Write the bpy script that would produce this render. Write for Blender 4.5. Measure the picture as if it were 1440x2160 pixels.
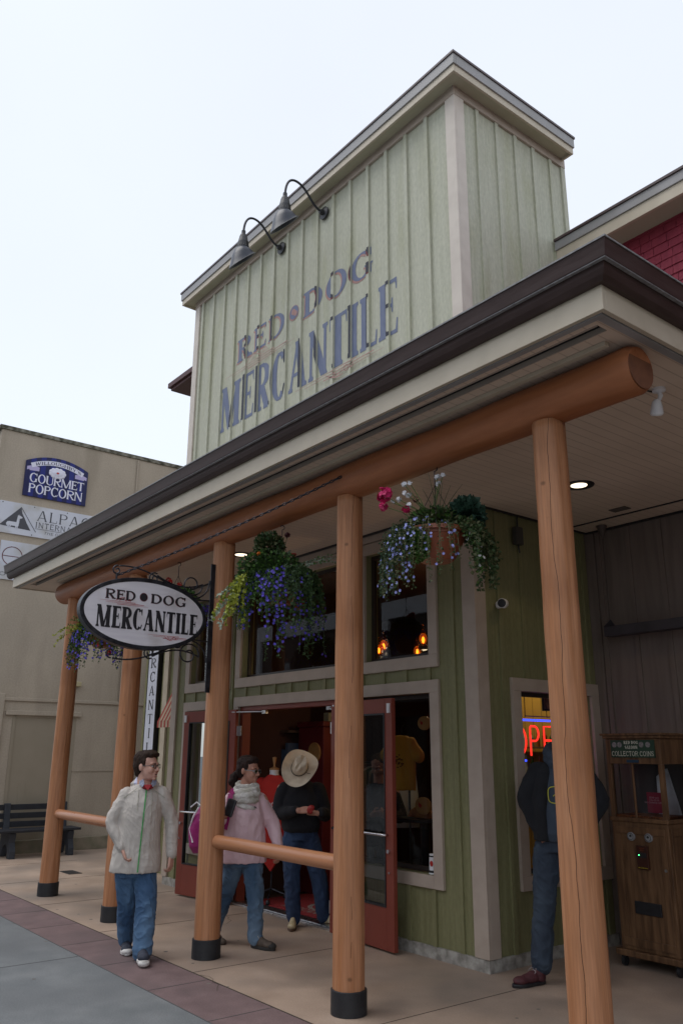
import bpy, bmesh, math, random
from mathutils import Vector, Matrix, noise
from math import radians as R, sin, cos, pi, sqrt, atan2
for o in list(bpy.data.objects): bpy.data.objects.remove(o)
S = bpy.context.scene
COL = S.collection
random.seed(7)

# ---------------------------------------------------------------- camera
CAM = Vector((5.1755, -5.6302, 1.75))
ya, pi_, ro = R(51.9469), R(16.3671), R(.283)
F = Vector((-sin(ya)*cos(pi_), cos(ya)*cos(pi_), sin(pi_)))
R0 = Vector((cos(ya), sin(ya), 0)); U0 = R0.cross(F)
RX = R0*cos(ro)+U0*sin(ro); UX = -R0*sin(ro)+U0*cos(ro)
cd = bpy.data.cameras.new('camera'); cam = bpy.data.objects.new('camera', cd); COL.objects.link(cam)
m = Matrix.Identity(4)
for i in range(3):
    m[i][0] = RX[i]; m[i][1] = UX[i]; m[i][2] = -F[i]; m[i][3] = CAM[i]
cam.matrix_world = m
cd.sensor_fit = 'VERTICAL'; cd.sensor_height = 36; cd.sensor_width = 24; cd.lens = 1723.68/2160*36
cd.clip_end = 2000; cd.clip_start = .05
S.camera = cam
S.render.resolution_x = 682; S.render.resolution_y = 1024

# ---------------------------------------------------------------- sky, sun, exposure
SUN_EL, SUN_ROT = R(64), R(212)
w = bpy.data.worlds.new("World"); S.world = w; w.use_nodes = True
nt = w.node_tree; nt.nodes.clear()
out = nt.nodes.new('ShaderNodeOutputWorld'); bg = nt.nodes.new('ShaderNodeBackground'); bg2 = nt.nodes.new('ShaderNodeBackground')
sky = nt.nodes.new('ShaderNodeTexSky'); sky.sky_type = 'NISHITA'; sky.sun_disc = False
sky.sun_elevation = SUN_EL; sky.sun_rotation = SUN_ROT
add = nt.nodes.new('ShaderNodeAddShader')
nt.links.new(sky.outputs[0], bg.inputs[0]); bg.inputs[1].default_value = .05
tc = nt.nodes.new('ShaderNodeTexCoord'); cn = nt.nodes.new('ShaderNodeTexNoise'); cn.inputs['Scale'].default_value = 1.6; cn.inputs['Detail'].default_value = 4
cr = nt.nodes.new('ShaderNodeValToRGB')
cr.color_ramp.elements[0].position = .3; cr.color_ramp.elements[0].color = (.79, .815, .87, 1)
cr.color_ramp.elements[1].position = .7; cr.color_ramp.elements[1].color = (.84, .875, .92, 1)
nt.links.new(tc.outputs['Generated'], cn.inputs['Vector']); nt.links.new(cn.outputs['Fac'], cr.inputs[0])
nt.links.new(cr.outputs[0], bg2.inputs[0]); bg2.inputs[1].default_value = 1.0
nt.links.new(bg.outputs[0], add.inputs[0]); nt.links.new(bg2.outputs[0], add.inputs[1]); nt.links.new(add.outputs[0], out.inputs[0])
sl = bpy.data.lights.new('sun', 'SUN'); sl.energy = 1.25; sl.angle = R(40); sl.color = (1, .97, .92)
sun = bpy.data.objects.new('sun', sl); COL.objects.link(sun)
sd = Vector((sin(SUN_ROT)*cos(SUN_EL), cos(SUN_ROT)*cos(SUN_EL), sin(SUN_EL)))
sun.rotation_euler = sd.to_track_quat('Z', 'Y').to_euler()
S.view_settings.view_transform = 'Standard'; S.view_settings.look = 'None'
S.view_settings.exposure = 0; S.view_settings.gamma = 1

# ---------------------------------------------------------------- materials
MATS = {}
def pmat(name, c1, c2=None, scale=8, st=(1, 1, 1), rough=.7, bump=0, bscale=60, bst=None, metal=0, spec=.5, lo=.35, hi=.65, c3=None, s3=.6, detail=6, f3=(.5, .75), coat=0, grain=0, gs=90, gst=None, st3=None):
    m = bpy.data.materials.new(name); m.use_nodes = True; MATS[name] = m
    n = m.node_tree.nodes; l = m.node_tree.links; b = n['Principled BSDF']
    b.inputs['Roughness'].default_value = rough; b.inputs['Metallic'].default_value = metal
    b.inputs['Specular IOR Level'].default_value = spec; b.inputs['Coat Weight'].default_value = coat
    b.inputs['Base Color'].default_value = (*c1, 1)
    t = n.new('ShaderNodeTexCoord')
    if c2:
        mp = n.new('ShaderNodeMapping'); mp.inputs['Scale'].default_value = st; l.new(t.outputs['Object'], mp.inputs[0])
        no = n.new('ShaderNodeTexNoise'); no.inputs['Scale'].default_value = scale; no.inputs['Detail'].default_value = detail; l.new(mp.outputs[0], no.inputs['Vector'])
        r = n.new('ShaderNodeValToRGB'); r.color_ramp.elements[0].position = lo; r.color_ramp.elements[1].position = hi
        r.color_ramp.elements[0].color = (*c1, 1); r.color_ramp.elements[1].color = (*c2, 1)
        l.new(no.outputs['Fac'], r.inputs[0]); src = r.outputs[0]
        if c3:
            n3 = n.new('ShaderNodeTexNoise'); n3.inputs['Scale'].default_value = s3; n3.inputs['Detail'].default_value = 5; m3 = n.new('ShaderNodeMapping'); m3.inputs['Scale'].default_value = st3 or (1, 1, 1); l.new(t.outputs['Object'], m3.inputs[0]); l.new(m3.outputs[0], n3.inputs['Vector'])
            r3 = n.new('ShaderNodeMapRange'); r3.inputs[1].default_value = f3[0]; r3.inputs[2].default_value = f3[1]; l.new(n3.outputs['Fac'], r3.inputs[0])
            mx = n.new('ShaderNodeMix'); mx.data_type = 'RGBA'; l.new(r3.outputs[0], mx.inputs[0]); l.new(src, mx.inputs[6]); mx.inputs[7].default_value = (*c3, 1); src = mx.outputs[2]
        if grain:
            mg = n.new('ShaderNodeMapping'); mg.inputs['Scale'].default_value = gst or (1, 1, 1); l.new(t.outputs['Object'], mg.inputs[0])
            ng = n.new('ShaderNodeTexNoise'); ng.inputs['Scale'].default_value = gs; ng.inputs['Detail'].default_value = 3; l.new(mg.outputs[0], ng.inputs['Vector'])
            rg_ = n.new('ShaderNodeMapRange'); rg_.inputs[1].default_value = .3; rg_.inputs[2].default_value = .7; rg_.inputs[3].default_value = 1-grain; rg_.inputs[4].default_value = 1+grain; l.new(ng.outputs['Fac'], rg_.inputs[0])
            vm = n.new('ShaderNodeVectorMath'); vm.operation = 'SCALE'; l.new(src, vm.inputs[0]); l.new(rg_.outputs[0], vm.inputs['Scale']); src = vm.outputs[0]
        l.new(src, b.inputs['Base Color'])
        rr = n.new('ShaderNodeMapRange'); rr.inputs[3].default_value = max(.02, rough-.1); rr.inputs[4].default_value = min(1, rough+.1)
        l.new(no.outputs['Fac'], rr.inputs[0]); l.new(rr.outputs[0], b.inputs['Roughness'])
    if bump:
        mb = n.new('ShaderNodeMapping'); mb.inputs['Scale'].default_value = bst or st; l.new(t.outputs['Object'], mb.inputs[0])
        nb = n.new('ShaderNodeTexNoise'); nb.inputs['Scale'].default_value = bscale; nb.inputs['Detail'].default_value = 5; l.new(mb.outputs[0], nb.inputs['Vector'])
        bu = n.new('ShaderNodeBump'); bu.inputs['Strength'].default_value = bump; bu.inputs['Distance'].default_value = .01
        l.new(nb.outputs['Fac'], bu.inputs['Height']); l.new(bu.outputs[0], b.inputs['Normal'])
    return m
def emat(name, c, s):
    m = bpy.data.materials.new(name); m.use_nodes = True; MATS[name] = m
    b = m.node_tree.nodes['Principled BSDF']; b.inputs['Base Color'].default_value = (*c, 1)
    b.inputs['Emission Color'].default_value = (*c, 1); b.inputs['Emission Strength'].default_value = s
    return m
def glassmat(name, tint=(.75, .78, .78), ior=1.5, rough=.02, boost=0.0):
    m = bpy.data.materials.new(name); m.use_nodes = True; MATS[name] = m
    n = m.node_tree.nodes; l = m.node_tree.links; n.clear()
    o = n.new('ShaderNodeOutputMaterial'); t = n.new('ShaderNodeBsdfTransparent'); g = n.new('ShaderNodeBsdfGlossy'); mx = n.new('ShaderNodeMixShader'); f = n.new('ShaderNodeFresnel')
    t.inputs[0].default_value = (*tint, 1); g.inputs['Roughness'].default_value = rough; f.inputs[0].default_value = ior
    a = n.new('ShaderNodeMath'); a.operation = 'ADD'; a.use_clamp = True; a.inputs[1].default_value = boost
    l.new(f.outputs[0], a.inputs[0]); l.new(a.outputs[0], mx.inputs[0]); l.new(t.outputs[0], mx.inputs[1]); l.new(g.outputs[0], mx.inputs[2]); l.new(mx.outputs[0], o.inputs[0])
    return m

M_tower = pmat('sage siding paint', (.43, .428, .325), (.505, .50, .395), scale=4, st=(7, 7, .35), rough=.65, bump=.5, bscale=30, bst=(9, 9, .5), c3=(.37, .37, .235), s3=1.6, st3=(2.5, 2.5, .5), f3=(.50, .80), lo=.3, hi=.7, grain=.10, gs=30, gst=(1.4, 1.4, .5))
M_green = pmat('olive siding paint', (.185, .178, .082), (.225, .216, .105), scale=4, st=(7, 7, .4), grain=.08, gs=40, gst=(1, 1, .4), rough=.6, bump=.45, bscale=40, bst=(5, 5, .6))
M_trim = pmat('beige trim paint', (.40, .325, .265), (.45, .37, .305), scale=6, st=(1, 1, 1), rough=.55, bump=.08, bscale=50)
M_trimL = pmat('cream trim paint', (.49, .42, .315), (.55, .475, .365), scale=5, rough=.5, bump=.06, bscale=50)
M_trimT = pmat('pale pink beige corner board', (.56, .49, .42), (.62, .55, .475), scale=5, rough=.55, bump=.1, bscale=50)
M_grey = pmat('grey fascia metal', (.27, .26, .25), (.32, .31, .31), scale=3, rough=.4, bump=.03)
M_dkcap = pmat('dark plum metal cap', (.06, .035, .035), (.09, .06, .06), scale=5, rough=.4)
M_gutter = pmat('brown aluminium gutter', (.046, .026, .022), (.062, .038, .034), scale=4, st=(1, 1, 6), rough=.5, bump=.08, bscale=20, spec=.35)
M_lip = pmat('weathered gutter lip', (.16, .155, .16), (.27, .27, .27), scale=30, rough=.55)
M_taupe = pmat('taupe siding paint', (.15, .118, .10), (.19, .15, .13), scale=3, st=(6, 6, .5), rough=.7, bump=.3, bscale=40, bst=(5, 5, .6))
M_black = pmat('black metal', (.012, .012, .014), (.02, .02, .024), scale=20, rough=.42, bump=.05)
M_iron = pmat('wrought iron', (.02, .02, .024), (.05, .05, .06), scale=15, rough=.4, metal=.6, bump=.1, bscale=80)
M_dark = pmat('black rubber sleeve', (.009, .010, .013), (.018, .019, .022), scale=12, rough=.6, bump=.15, bscale=70)
M_red = pmat('brick red door paint', (.19, .034, .018), (.215, .042, .024), scale=4, rough=.5, bump=.04)
M_maroon = pmat('maroon paint', (.10, .012, .012), (.13, .018, .016), scale=4, rough=.5)
M_conc = pmat('stucco concrete', (.40, .335, .262), (.46, .385, .30), grain=.07, gs=35, scale=1.1, rough=.85, bump=.25, bscale=45, c3=(.29, .24, .18), s3=1.2, st3=(1, 1.2, .22), f3=(.48, .78))
M_found = pmat('foundation concrete', (.22, .205, .18), (.42, .40, .36), scale=14, rough=.9, bump=.5, bscale=60)
M_coping = pmat('mossy coping', (.06, .055, .035), (.28, .26, .21), scale=9, rough=.9, bump=.4, bscale=30)
M_white = pmat('white paint', (.72, .72, .74), (.78, .78, .80), scale=6, rough=.45)
M_steel = pmat('brushed steel', (.5, .5, .5), (.6, .6, .6), scale=30, rough=.3, metal=1)
M_chrome = pmat('polished aluminium', (.7, .7, .72), rough=.22, metal=1)
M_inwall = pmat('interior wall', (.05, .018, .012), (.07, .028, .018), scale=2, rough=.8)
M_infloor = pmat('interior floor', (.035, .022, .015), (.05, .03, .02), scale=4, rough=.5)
M_glass = glassmat('window glass', (.62, .65, .66), 1.5, .008, .015)
M_glassd = glassmat('door glass', (.66, .70, .70), 1.45, .01, .02)
M_glassc = glassmat('clear glassware', (.86, .88, .88), 1.35, .02, .0)
M_ledlamp = emat('warm ceiling lamp', (1, .84, .62), 2.2)

def wood_post(name='hewn stained log', cw=.012, brk=.5):
    m = pmat(name, (.35, .145, .060), (.45, .215, .110), grain=.15, gs=16, gst=(5, 5, .22), scale=2.6, st=(6, 6, .4), rough=.55, bump=.9, bscale=7, bst=(3, 3, .35), c3=(.22, .078, .03), s3=1.3, f3=(.52, .85), spec=.35, lo=.3, hi=.7)
    n = m.node_tree.nodes; l = m.node_tree.links; b = n['Principled BSDF']
    t = n.new('ShaderNodeTexCoord'); sp = n.new('ShaderNodeSeparateXYZ'); l.new(t.outputs['Object'], sp.inputs[0])
    at = n.new('ShaderNodeMath'); at.operation = 'ARCTAN2'; l.new(sp.outputs[1], at.inputs[0]); l.new(sp.outputs[0], at.inputs[1])
    oi = n.new('ShaderNodeObjectInfo')
    cmb = n.new('ShaderNodeCombineXYZ'); l.new(sp.outputs[2], cmb.inputs[2]); l.new(oi.outputs['Random'], cmb.inputs[0])
    wn = n.new('ShaderNodeTexNoise'); wn.inputs['Scale'].default_value = .9; wn.inputs['Detail'].default_value = 5; l.new(cmb.outputs[0], wn.inputs['Vector'])
    a1 = n.new('ShaderNodeMath'); a1.operation = 'MULTIPLY_ADD'; a1.inputs[1].default_value = 1.5; a1.inputs[2].default_value = -1.85; l.new(wn.outputs['Fac'], a1.inputs[0])
    d = n.new('ShaderNodeMath'); d.operation = 'SUBTRACT'; l.new(at.outputs[0], d.inputs[0]); l.new(a1.outputs[0], d.inputs[1])
    ab = n.new('ShaderNodeMath'); ab.operation = 'ABSOLUTE'; l.new(d.outputs[0], ab.inputs[0])
    lt = n.new('ShaderNodeMath'); lt.operation = 'LESS_THAN'; lt.inputs[1].default_value = cw; l.new(ab.outputs[0], lt.inputs[0])
    # broken along the length
    bn = n.new('ShaderNodeTexNoise'); bn.inputs['Scale'].default_value = 1.3; l.new(cmb.outputs[0], bn.inputs['Vector'])
    gt = n.new('ShaderNodeMath'); gt.operation = 'GREATER_THAN'; gt.inputs[1].default_value = brk; l.new(bn.outputs['Fac'], gt.inputs[0])
    mu = n.new('ShaderNodeMath'); mu.operation = 'MULTIPLY'; l.new(lt.outputs[0], mu.inputs[0]); l.new(gt.outputs[0], mu.inputs[1])
    # knots
    vo = n.new('ShaderNodeTexVoronoi'); vo.inputs['Scale'].default_value = 3.4
    mp = n.new('ShaderNodeMapping'); mp.inputs['Scale'].default_value = (1, 1, 1.2); l.new(t.outputs['Object'], mp.inputs[0])
    l.new(oi.outputs['Random'], mp.inputs['Location']); l.new(mp.outputs[0], vo.inputs['Vector'])
    kl = n.new('ShaderNodeMapRange'); kl.inputs[1].default_value = .03; kl.inputs[2].default_value = .075; kl.inputs[3].default_value = .55; kl.inputs[4].default_value = 0; l.new(vo.outputs['Distance'], kl.inputs[0])
    mxx = n.new('ShaderNodeMath'); mxx.operation = 'MAXIMUM'; l.new(mu.outputs[0], mxx.inputs[0]); l.new(kl.outputs[0], mxx.inputs[1])
    old = b.inputs['Base Color'].links[0].from_socket
    mx = n.new('ShaderNodeMix'); mx.data_type = 'RGBA'; l.new(mxx.outputs[0], mx.inputs[0]); l.new(old, mx.inputs[6]); mx.inputs[7].default_value = (.05, .018, .008, 1)
    l.new(mx.outputs[2], b.inputs['Base Color'])
    return m
M_post = wood_post(); M_postE = wood_post('split hewn log', .016, .30)
M_beam = pmat('stained log beam', (.30, .10, .036), (.39, .145, .06), grain=.08, gs=25, gst=(.2, 1, 1), scale=2.2, st=(.45, 5, 5), rough=.5, bump=.3, bscale=8, bst=(.35, 3, 3), spec=.4)
M_rail = pmat('smooth stained rail', (.38, .16, .07), (.45, .20, .10), scale=3, st=(.4, 5, 5), rough=.3, bump=.05, spec=.55)

def lined(name, c, cl, period, axis, w=.08, rough=.6, bump=.5, c2=None, **k):
    m = pmat(name, c, c2 or tuple(x*.9 for x in c), scale=1.5, rough=rough, **k)
    n = m.node_tree.nodes; l = m.node_tree.links; b = n['Principled BSDF']
    t = n.new('ShaderNodeTexCoord'); sp = n.new('ShaderNodeSeparateXYZ'); l.new(t.outputs['Object'], sp.inputs[0])
    d = n.new('ShaderNodeMath'); d.operation = 'DIVIDE'; d.inputs[1].default_value = period; l.new(sp.outputs[axis], d.inputs[0])
    fr = n.new('ShaderNodeMath'); fr.operation = 'FRACT'; l.new(d.outputs[0], fr.inputs[0])
    lt = n.new('ShaderNodeMath'); lt.operation = 'LESS_THAN'; lt.inputs[1].default_value = w; l.new(fr.outputs[0], lt.inputs[0])
    old = b.inputs['Base Color'].links[0].from_socket
    mx = n.new('ShaderNodeMix'); mx.data_type = 'RGBA'; l.new(lt.outputs[0], mx.inputs[0]); l.new(old, mx.inputs[6]); mx.inputs[7].default_value = (*cl, 1)
    l.new(mx.outputs[2], b.inputs['Base Color'])
    iv = n.new('ShaderNodeMath'); iv.operation = 'SUBTRACT'; iv.inputs[0].default_value = 1; l.new(lt.outputs[0], iv.inputs[1])
    bu = n.new('ShaderNodeBump'); bu.inputs['Strength'].default_value = bump; bu.inputs['Distance'].default_value = .01; l.new(iv.outputs[0], bu.inputs['Height']); l.new(bu.outputs[0], b.inputs['Normal'])
    return m
M_soffit = lined('beadboard soffit paint', (.69, .56, .445), (.50, .39, .30), .092, 0, w=.09, c2=(.62, .50, .395))
M_wallwood = lined('golden pine boards', (.50, .30, .05), (.15, .08, .01), .13, 0, w=.05, c2=(.40, .22, .035))

# ---------------------------------------------------------------- mesh helpers
class MB:
    def __init__(s): s.v = []; s.f = []; s.mi = []
    def add(s, vs, fs, mi=0):
        k = len(s.v); s.v += [tuple(v) for v in vs]; s.f += [tuple(k+i for i in f) for f in fs]; s.mi += [mi]*len(fs); return s
    def box(s, x0, x1, y0, y1, z0, z1, mi=0):
        return s.add([(x0, y0, z0), (x1, y0, z0), (x1, y1, z0), (x0, y1, z0), (x0, y0, z1), (x1, y0, z1), (x1, y1, z1), (x0, y1, z1)],
                     [(0, 3, 2, 1), (4, 5, 6, 7), (0, 1, 5, 4), (1, 2, 6, 5), (2, 3, 7, 6), (3, 0, 4, 7)], mi)
    def quad(s, a, b, c, d, mi=0): return s.add([a, b, c, d], [(0, 1, 2, 3)], mi)
    def poly(s, pts, mi=0): return s.add(pts, [tuple(range(len(pts)))], mi)
    def prism(s, pts, d, mi=0):
        n = len(pts); d = Vector(d)
        return s.add(list(pts)+[tuple(Vector(p)+d) for p in pts], [tuple(range(n))[::-1], tuple(range(n, 2*n))]+[(i, (i+1) % n, n+(i+1) % n, n+i) for i in range(n)], mi)
    def tube(s, pts, r, n=10, mi=0, cap=True, closed=False):
        pts = [Vector(p) for p in pts]; N = len(pts)
        rs = r if isinstance(r, (list, tuple)) else [r]*N
        vs = []; up = None
        for i, p in enumerate(pts):
            if closed: t = pts[(i+1) % N]-pts[i-1]
            else: t = pts[min(i+1, N-1)]-pts[max(i-1, 0)]
            if t.length < 1e-9: t = Vector((0, 0, 1))
            t.normalize()
            if up is None: up = Vector((0, 0, 1)) if abs(t.z) < .9 else Vector((1, 0, 0))
            a = t.cross(up).normalized(); b = a.cross(t).normalized(); up = b
            for k in range(n):
                th = 2*pi*k/n; vs.append(p+(a*cos(th)+b*sin(th))*rs[i])
        fs = []
        for i in range(N if closed else N-1):
            j = (i+1) % N
            for k in range(n): fs.append((i*n+k, i*n+(k+1) % n, j*n+(k+1) % n, j*n+k))
        if cap and not closed: fs += [tuple(range(n))[::-1], tuple((N-1)*n+k for k in range(n))]
        return s.add(vs, fs, mi)
    def lathe(s, prof, c=(0, 0, 0), n=24, mi=0, ax='z'):
        vs = []; fs = []; N = len(prof); c = Vector(c)
        for r, h in prof:
            for k in range(n):
                th = 2*pi*k/n
                v = (r*cos(th), r*sin(th), h)
                if ax == 'x': v = (h, r*cos(th), r*sin(th))
                if ax == 'y': v = (r*sin(th), h, r*cos(th))
                vs.append(c+Vector(v))
        for i in range(N-1):
            for k in range(n): fs.append((i*n+k, i*n+(k+1) % n, (i+1)*n+(k+1) % n, (i+1)*n+k))
        if prof[0][0] > 1e-4: fs.append(tuple(range(n))[::-1])
        if prof[-1][0] > 1e-4: fs.append(tuple((N-1)*n+k for k in range(n)))
        return s.add(vs, fs, mi)
    def sphere(s, c, r, n=12, mi=0):
        r = r if isinstance(r, (tuple, list)) else (r, r, r); m_ = n//2
        vs = []; fs = []
        for i in range(m_+1):
            ph = pi*i/m_
            for k in range(n):
                th = 2*pi*k/n; vs.append((c[0]+r[0]*sin(ph)*cos(th), c[1]+r[1]*sin(ph)*sin(th), c[2]+r[2]*cos(ph)))
        for i in range(m_):
            for k in range(n): fs.append((i*n+k, (i+1)*n+k, (i+1)*n+(k+1) % n, i*n+(k+1) % n))
        return s.add(vs, fs, mi)
    def build(s, name, mat, parent=None, bevel=0, smooth=False, loc=None, split=False):
        if split:
            par = list(range(len(s.v)))
            def fd(i):
                while par[i] != i: par[i] = par[par[i]]; i = par[i]
                return i
            for f in s.f:
                for j in f[1:]: par[fd(f[0])] = fd(j)
            gr = {}
            for q, f in enumerate(s.f): gr.setdefault(fd(f[0]), []).append(q)
            out = []
            for fl_ in gr.values():
                m2 = MB(); mp = {}
                for q in fl_:
                    for j in s.f[q]:
                        if j not in mp: mp[j] = len(m2.v); m2.v.append(s.v[j])
                    m2.f.append(tuple(mp[j] for j in s.f[q])); m2.mi.append(s.mi[q])
                out.append(m2.build(name, mat, parent, bevel, smooth))
            return out[0]
        me = bpy.data.meshes.new(name); me.from_pydata(s.v, [], s.f)
        mats = mat if isinstance(mat, (list, tuple)) else [mat]
        for m_ in mats: me.materials.append(m_)
        if len(mats) > 1: me.polygons.foreach_set('material_index', s.mi)
        bm = bmesh.new(); bm.from_mesh(me); bmesh.ops.remove_doubles(bm, verts=bm.verts, dist=1e-5) if smooth else None
        bmesh.ops.recalc_face_normals(bm, faces=bm.faces) if not getattr(s, 'keep', False) else None
        bm.to_mesh(me); bm.free()
        if smooth:
            for p in me.polygons: p.use_smooth = True
        me.update()
        o = bpy.data.objects.new(name, me); COL.objects.link(o)
        if loc is not None:
            me.transform(Matrix.Translation(-Vector(loc))); o.location = loc
        if parent:
            o.parent = parent
            if loc is not None: o.location = Vector(loc)
        if bevel:
            md = o.modifiers.new('bevel', 'BEVEL'); md.width = bevel; md.segments = 2; md.limit_method = 'ANGLE'; md.angle_limit = R(40)
        if smooth == 'auto':
            md = o.modifiers.new('es', 'EDGE_SPLIT'); md.split_angle = R(40)
        return o
def tag(o, label, cat, group=None):
    o['label'] = label; o['category'] = cat
    if group: o['group'] = group
    return o
def thing(name, label, cat, loc=(0, 0, 0), rz=0, group=None):
    o = bpy.data.objects.new(name, None); COL.objects.link(o); o.location = loc; o.rotation_euler = (0, 0, rz); o.empty_display_size = .2
    return tag(o, label, cat, group)
def struct(o): o['kind'] = 'structure'; return o
def face_cam(loc):
    w_ = Vector(loc)-CAM; return atan2(-w_.x, w_.y)      # local x = image right, local y = away from the viewer
def wallgrid(mb, x0, x1, z0, z1, holes, y0, y1, ax='y'):
    """wall slab with rectangular holes; the plane is y (or x when ax='x', then the first pair runs along y)"""
    xs = sorted(set([x0, x1]+[h[0] for h in holes]+[h[1] for h in holes])); zs = sorted(set([z0, z1]+[h[2] for h in holes]+[h[3] for h in holes]))
    xs = [x for x in xs if x0 <= x <= x1]; zs = [z for z in zs if z0 <= z <= z1]
    P = (lambda u, d, z: (u, d, z)) if ax == 'y' else (lambda u, d, z: (d, u, z))
    def solid(i, j):
        if i < 0 or j < 0 or i >= len(xs)-1 or j >= len(zs)-1: return False
        cx = (xs[i]+xs[i+1])/2; cz = (zs[j]+zs[j+1])/2
        return not any(h[0] < cx < h[1] and h[2] < cz < h[3] for h in holes)
    for i in range(len(xs)-1):
        for j in range(len(zs)-1):
            if not solid(i, j): continue
            a, b, c, d = xs[i], xs[i+1], zs[j], zs[j+1]
            for y in (y0, y1): mb.quad(P(a, y, c), P(b, y, c), P(b, y, d), P(a, y, d))
            if not solid(i-1, j): mb.quad(P(a, y0, c), P(a, y1, c), P(a, y1, d), P(a, y0, d))
            if not solid(i+1, j): mb.quad(P(b, y0, c), P(b, y1, c), P(b, y1, d), P(b, y0, d))
            if not solid(i, j-1): mb.quad(P(a, y0, c), P(b, y0, c), P(b, y1, c), P(a, y1, c))
            if not solid(i, j+1): mb.quad(P(a, y0, d), P(b, y0, d), P(b, y1, d), P(a, y1, d))
def frame(mb, x0, x1, z0, z1, w, y0, y1, ax='y', wb=None, sides='lrtb'):
    P = (lambda a, b, c, d, e, f: mb.box(a, b, c, d, e, f)) if ax == 'y' else (lambda a, b, c, d, e, f: mb.box(c, d, a, b, e, f))
    wb = wb or w
    zb = z0+(wb if 'b' in sides else 0); zt = z1-(w if 't' in sides else 0)
    if 't' in sides: P(x0, x1, y0, y1, z1-w, z1)
    if 'b' in sides: P(x0, x1, y0, y1, z0, z0+wb)
    if 'l' in sides: P(x0, x0+w, y0, y1, zb, zt)
    if 'r' in sides: P(x1-w, x1, y0, y1, zb, zt)

# ---------------------------------------------------------------- lettering: a small drawn serif alphabet, filled row by row
def ring(cx, cy, rx, ry, T, t, a0, a1, n=20):
    P = []
    for i in range(n):
        A, B = R(a0+(a1-a0)*i/n), R(a0+(a1-a0)*(i+1)/n)
        P.append([(cx+rx*cos(A), cy+ry*sin(A)), (cx+rx*cos(B), cy+ry*sin(B)), (cx+(rx-T)*cos(B), cy+(ry-t)*sin(B)), (cx+(rx-T)*cos(A), cy+(ry-t)*sin(A))])
    return P
def ribbon(pts, ws):
    P = []; n = len(pts); L = []; Rr = []
    for i in range(n):
        a = pts[max(i-1, 0)]; b = pts[min(i+1, n-1)]; dx, dy = b[0]-a[0], b[1]-a[1]; q = sqrt(dx*dx+dy*dy) or 1
        w_ = (ws[i] if isinstance(ws, (list, tuple)) else ws)/2; nx, ny = -dy/q*w_, dx/q*w_
        L.append((pts[i][0]+nx, pts[i][1]+ny)); Rr.append((pts[i][0]-nx, pts[i][1]-ny))
    for i in range(n-1): P.append([L[i], L[i+1], Rr[i+1], Rr[i]])
    return P
def rect(a, b, c, d): return [(a, c), (b, c), (b, d), (a, d)]
def diag(xa, ya_, xb, yb, w_): return [(xa-w_/2, ya_), (xa+w_/2, ya_), (xb+w_/2, yb), (xb-w_/2, yb)]
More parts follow.
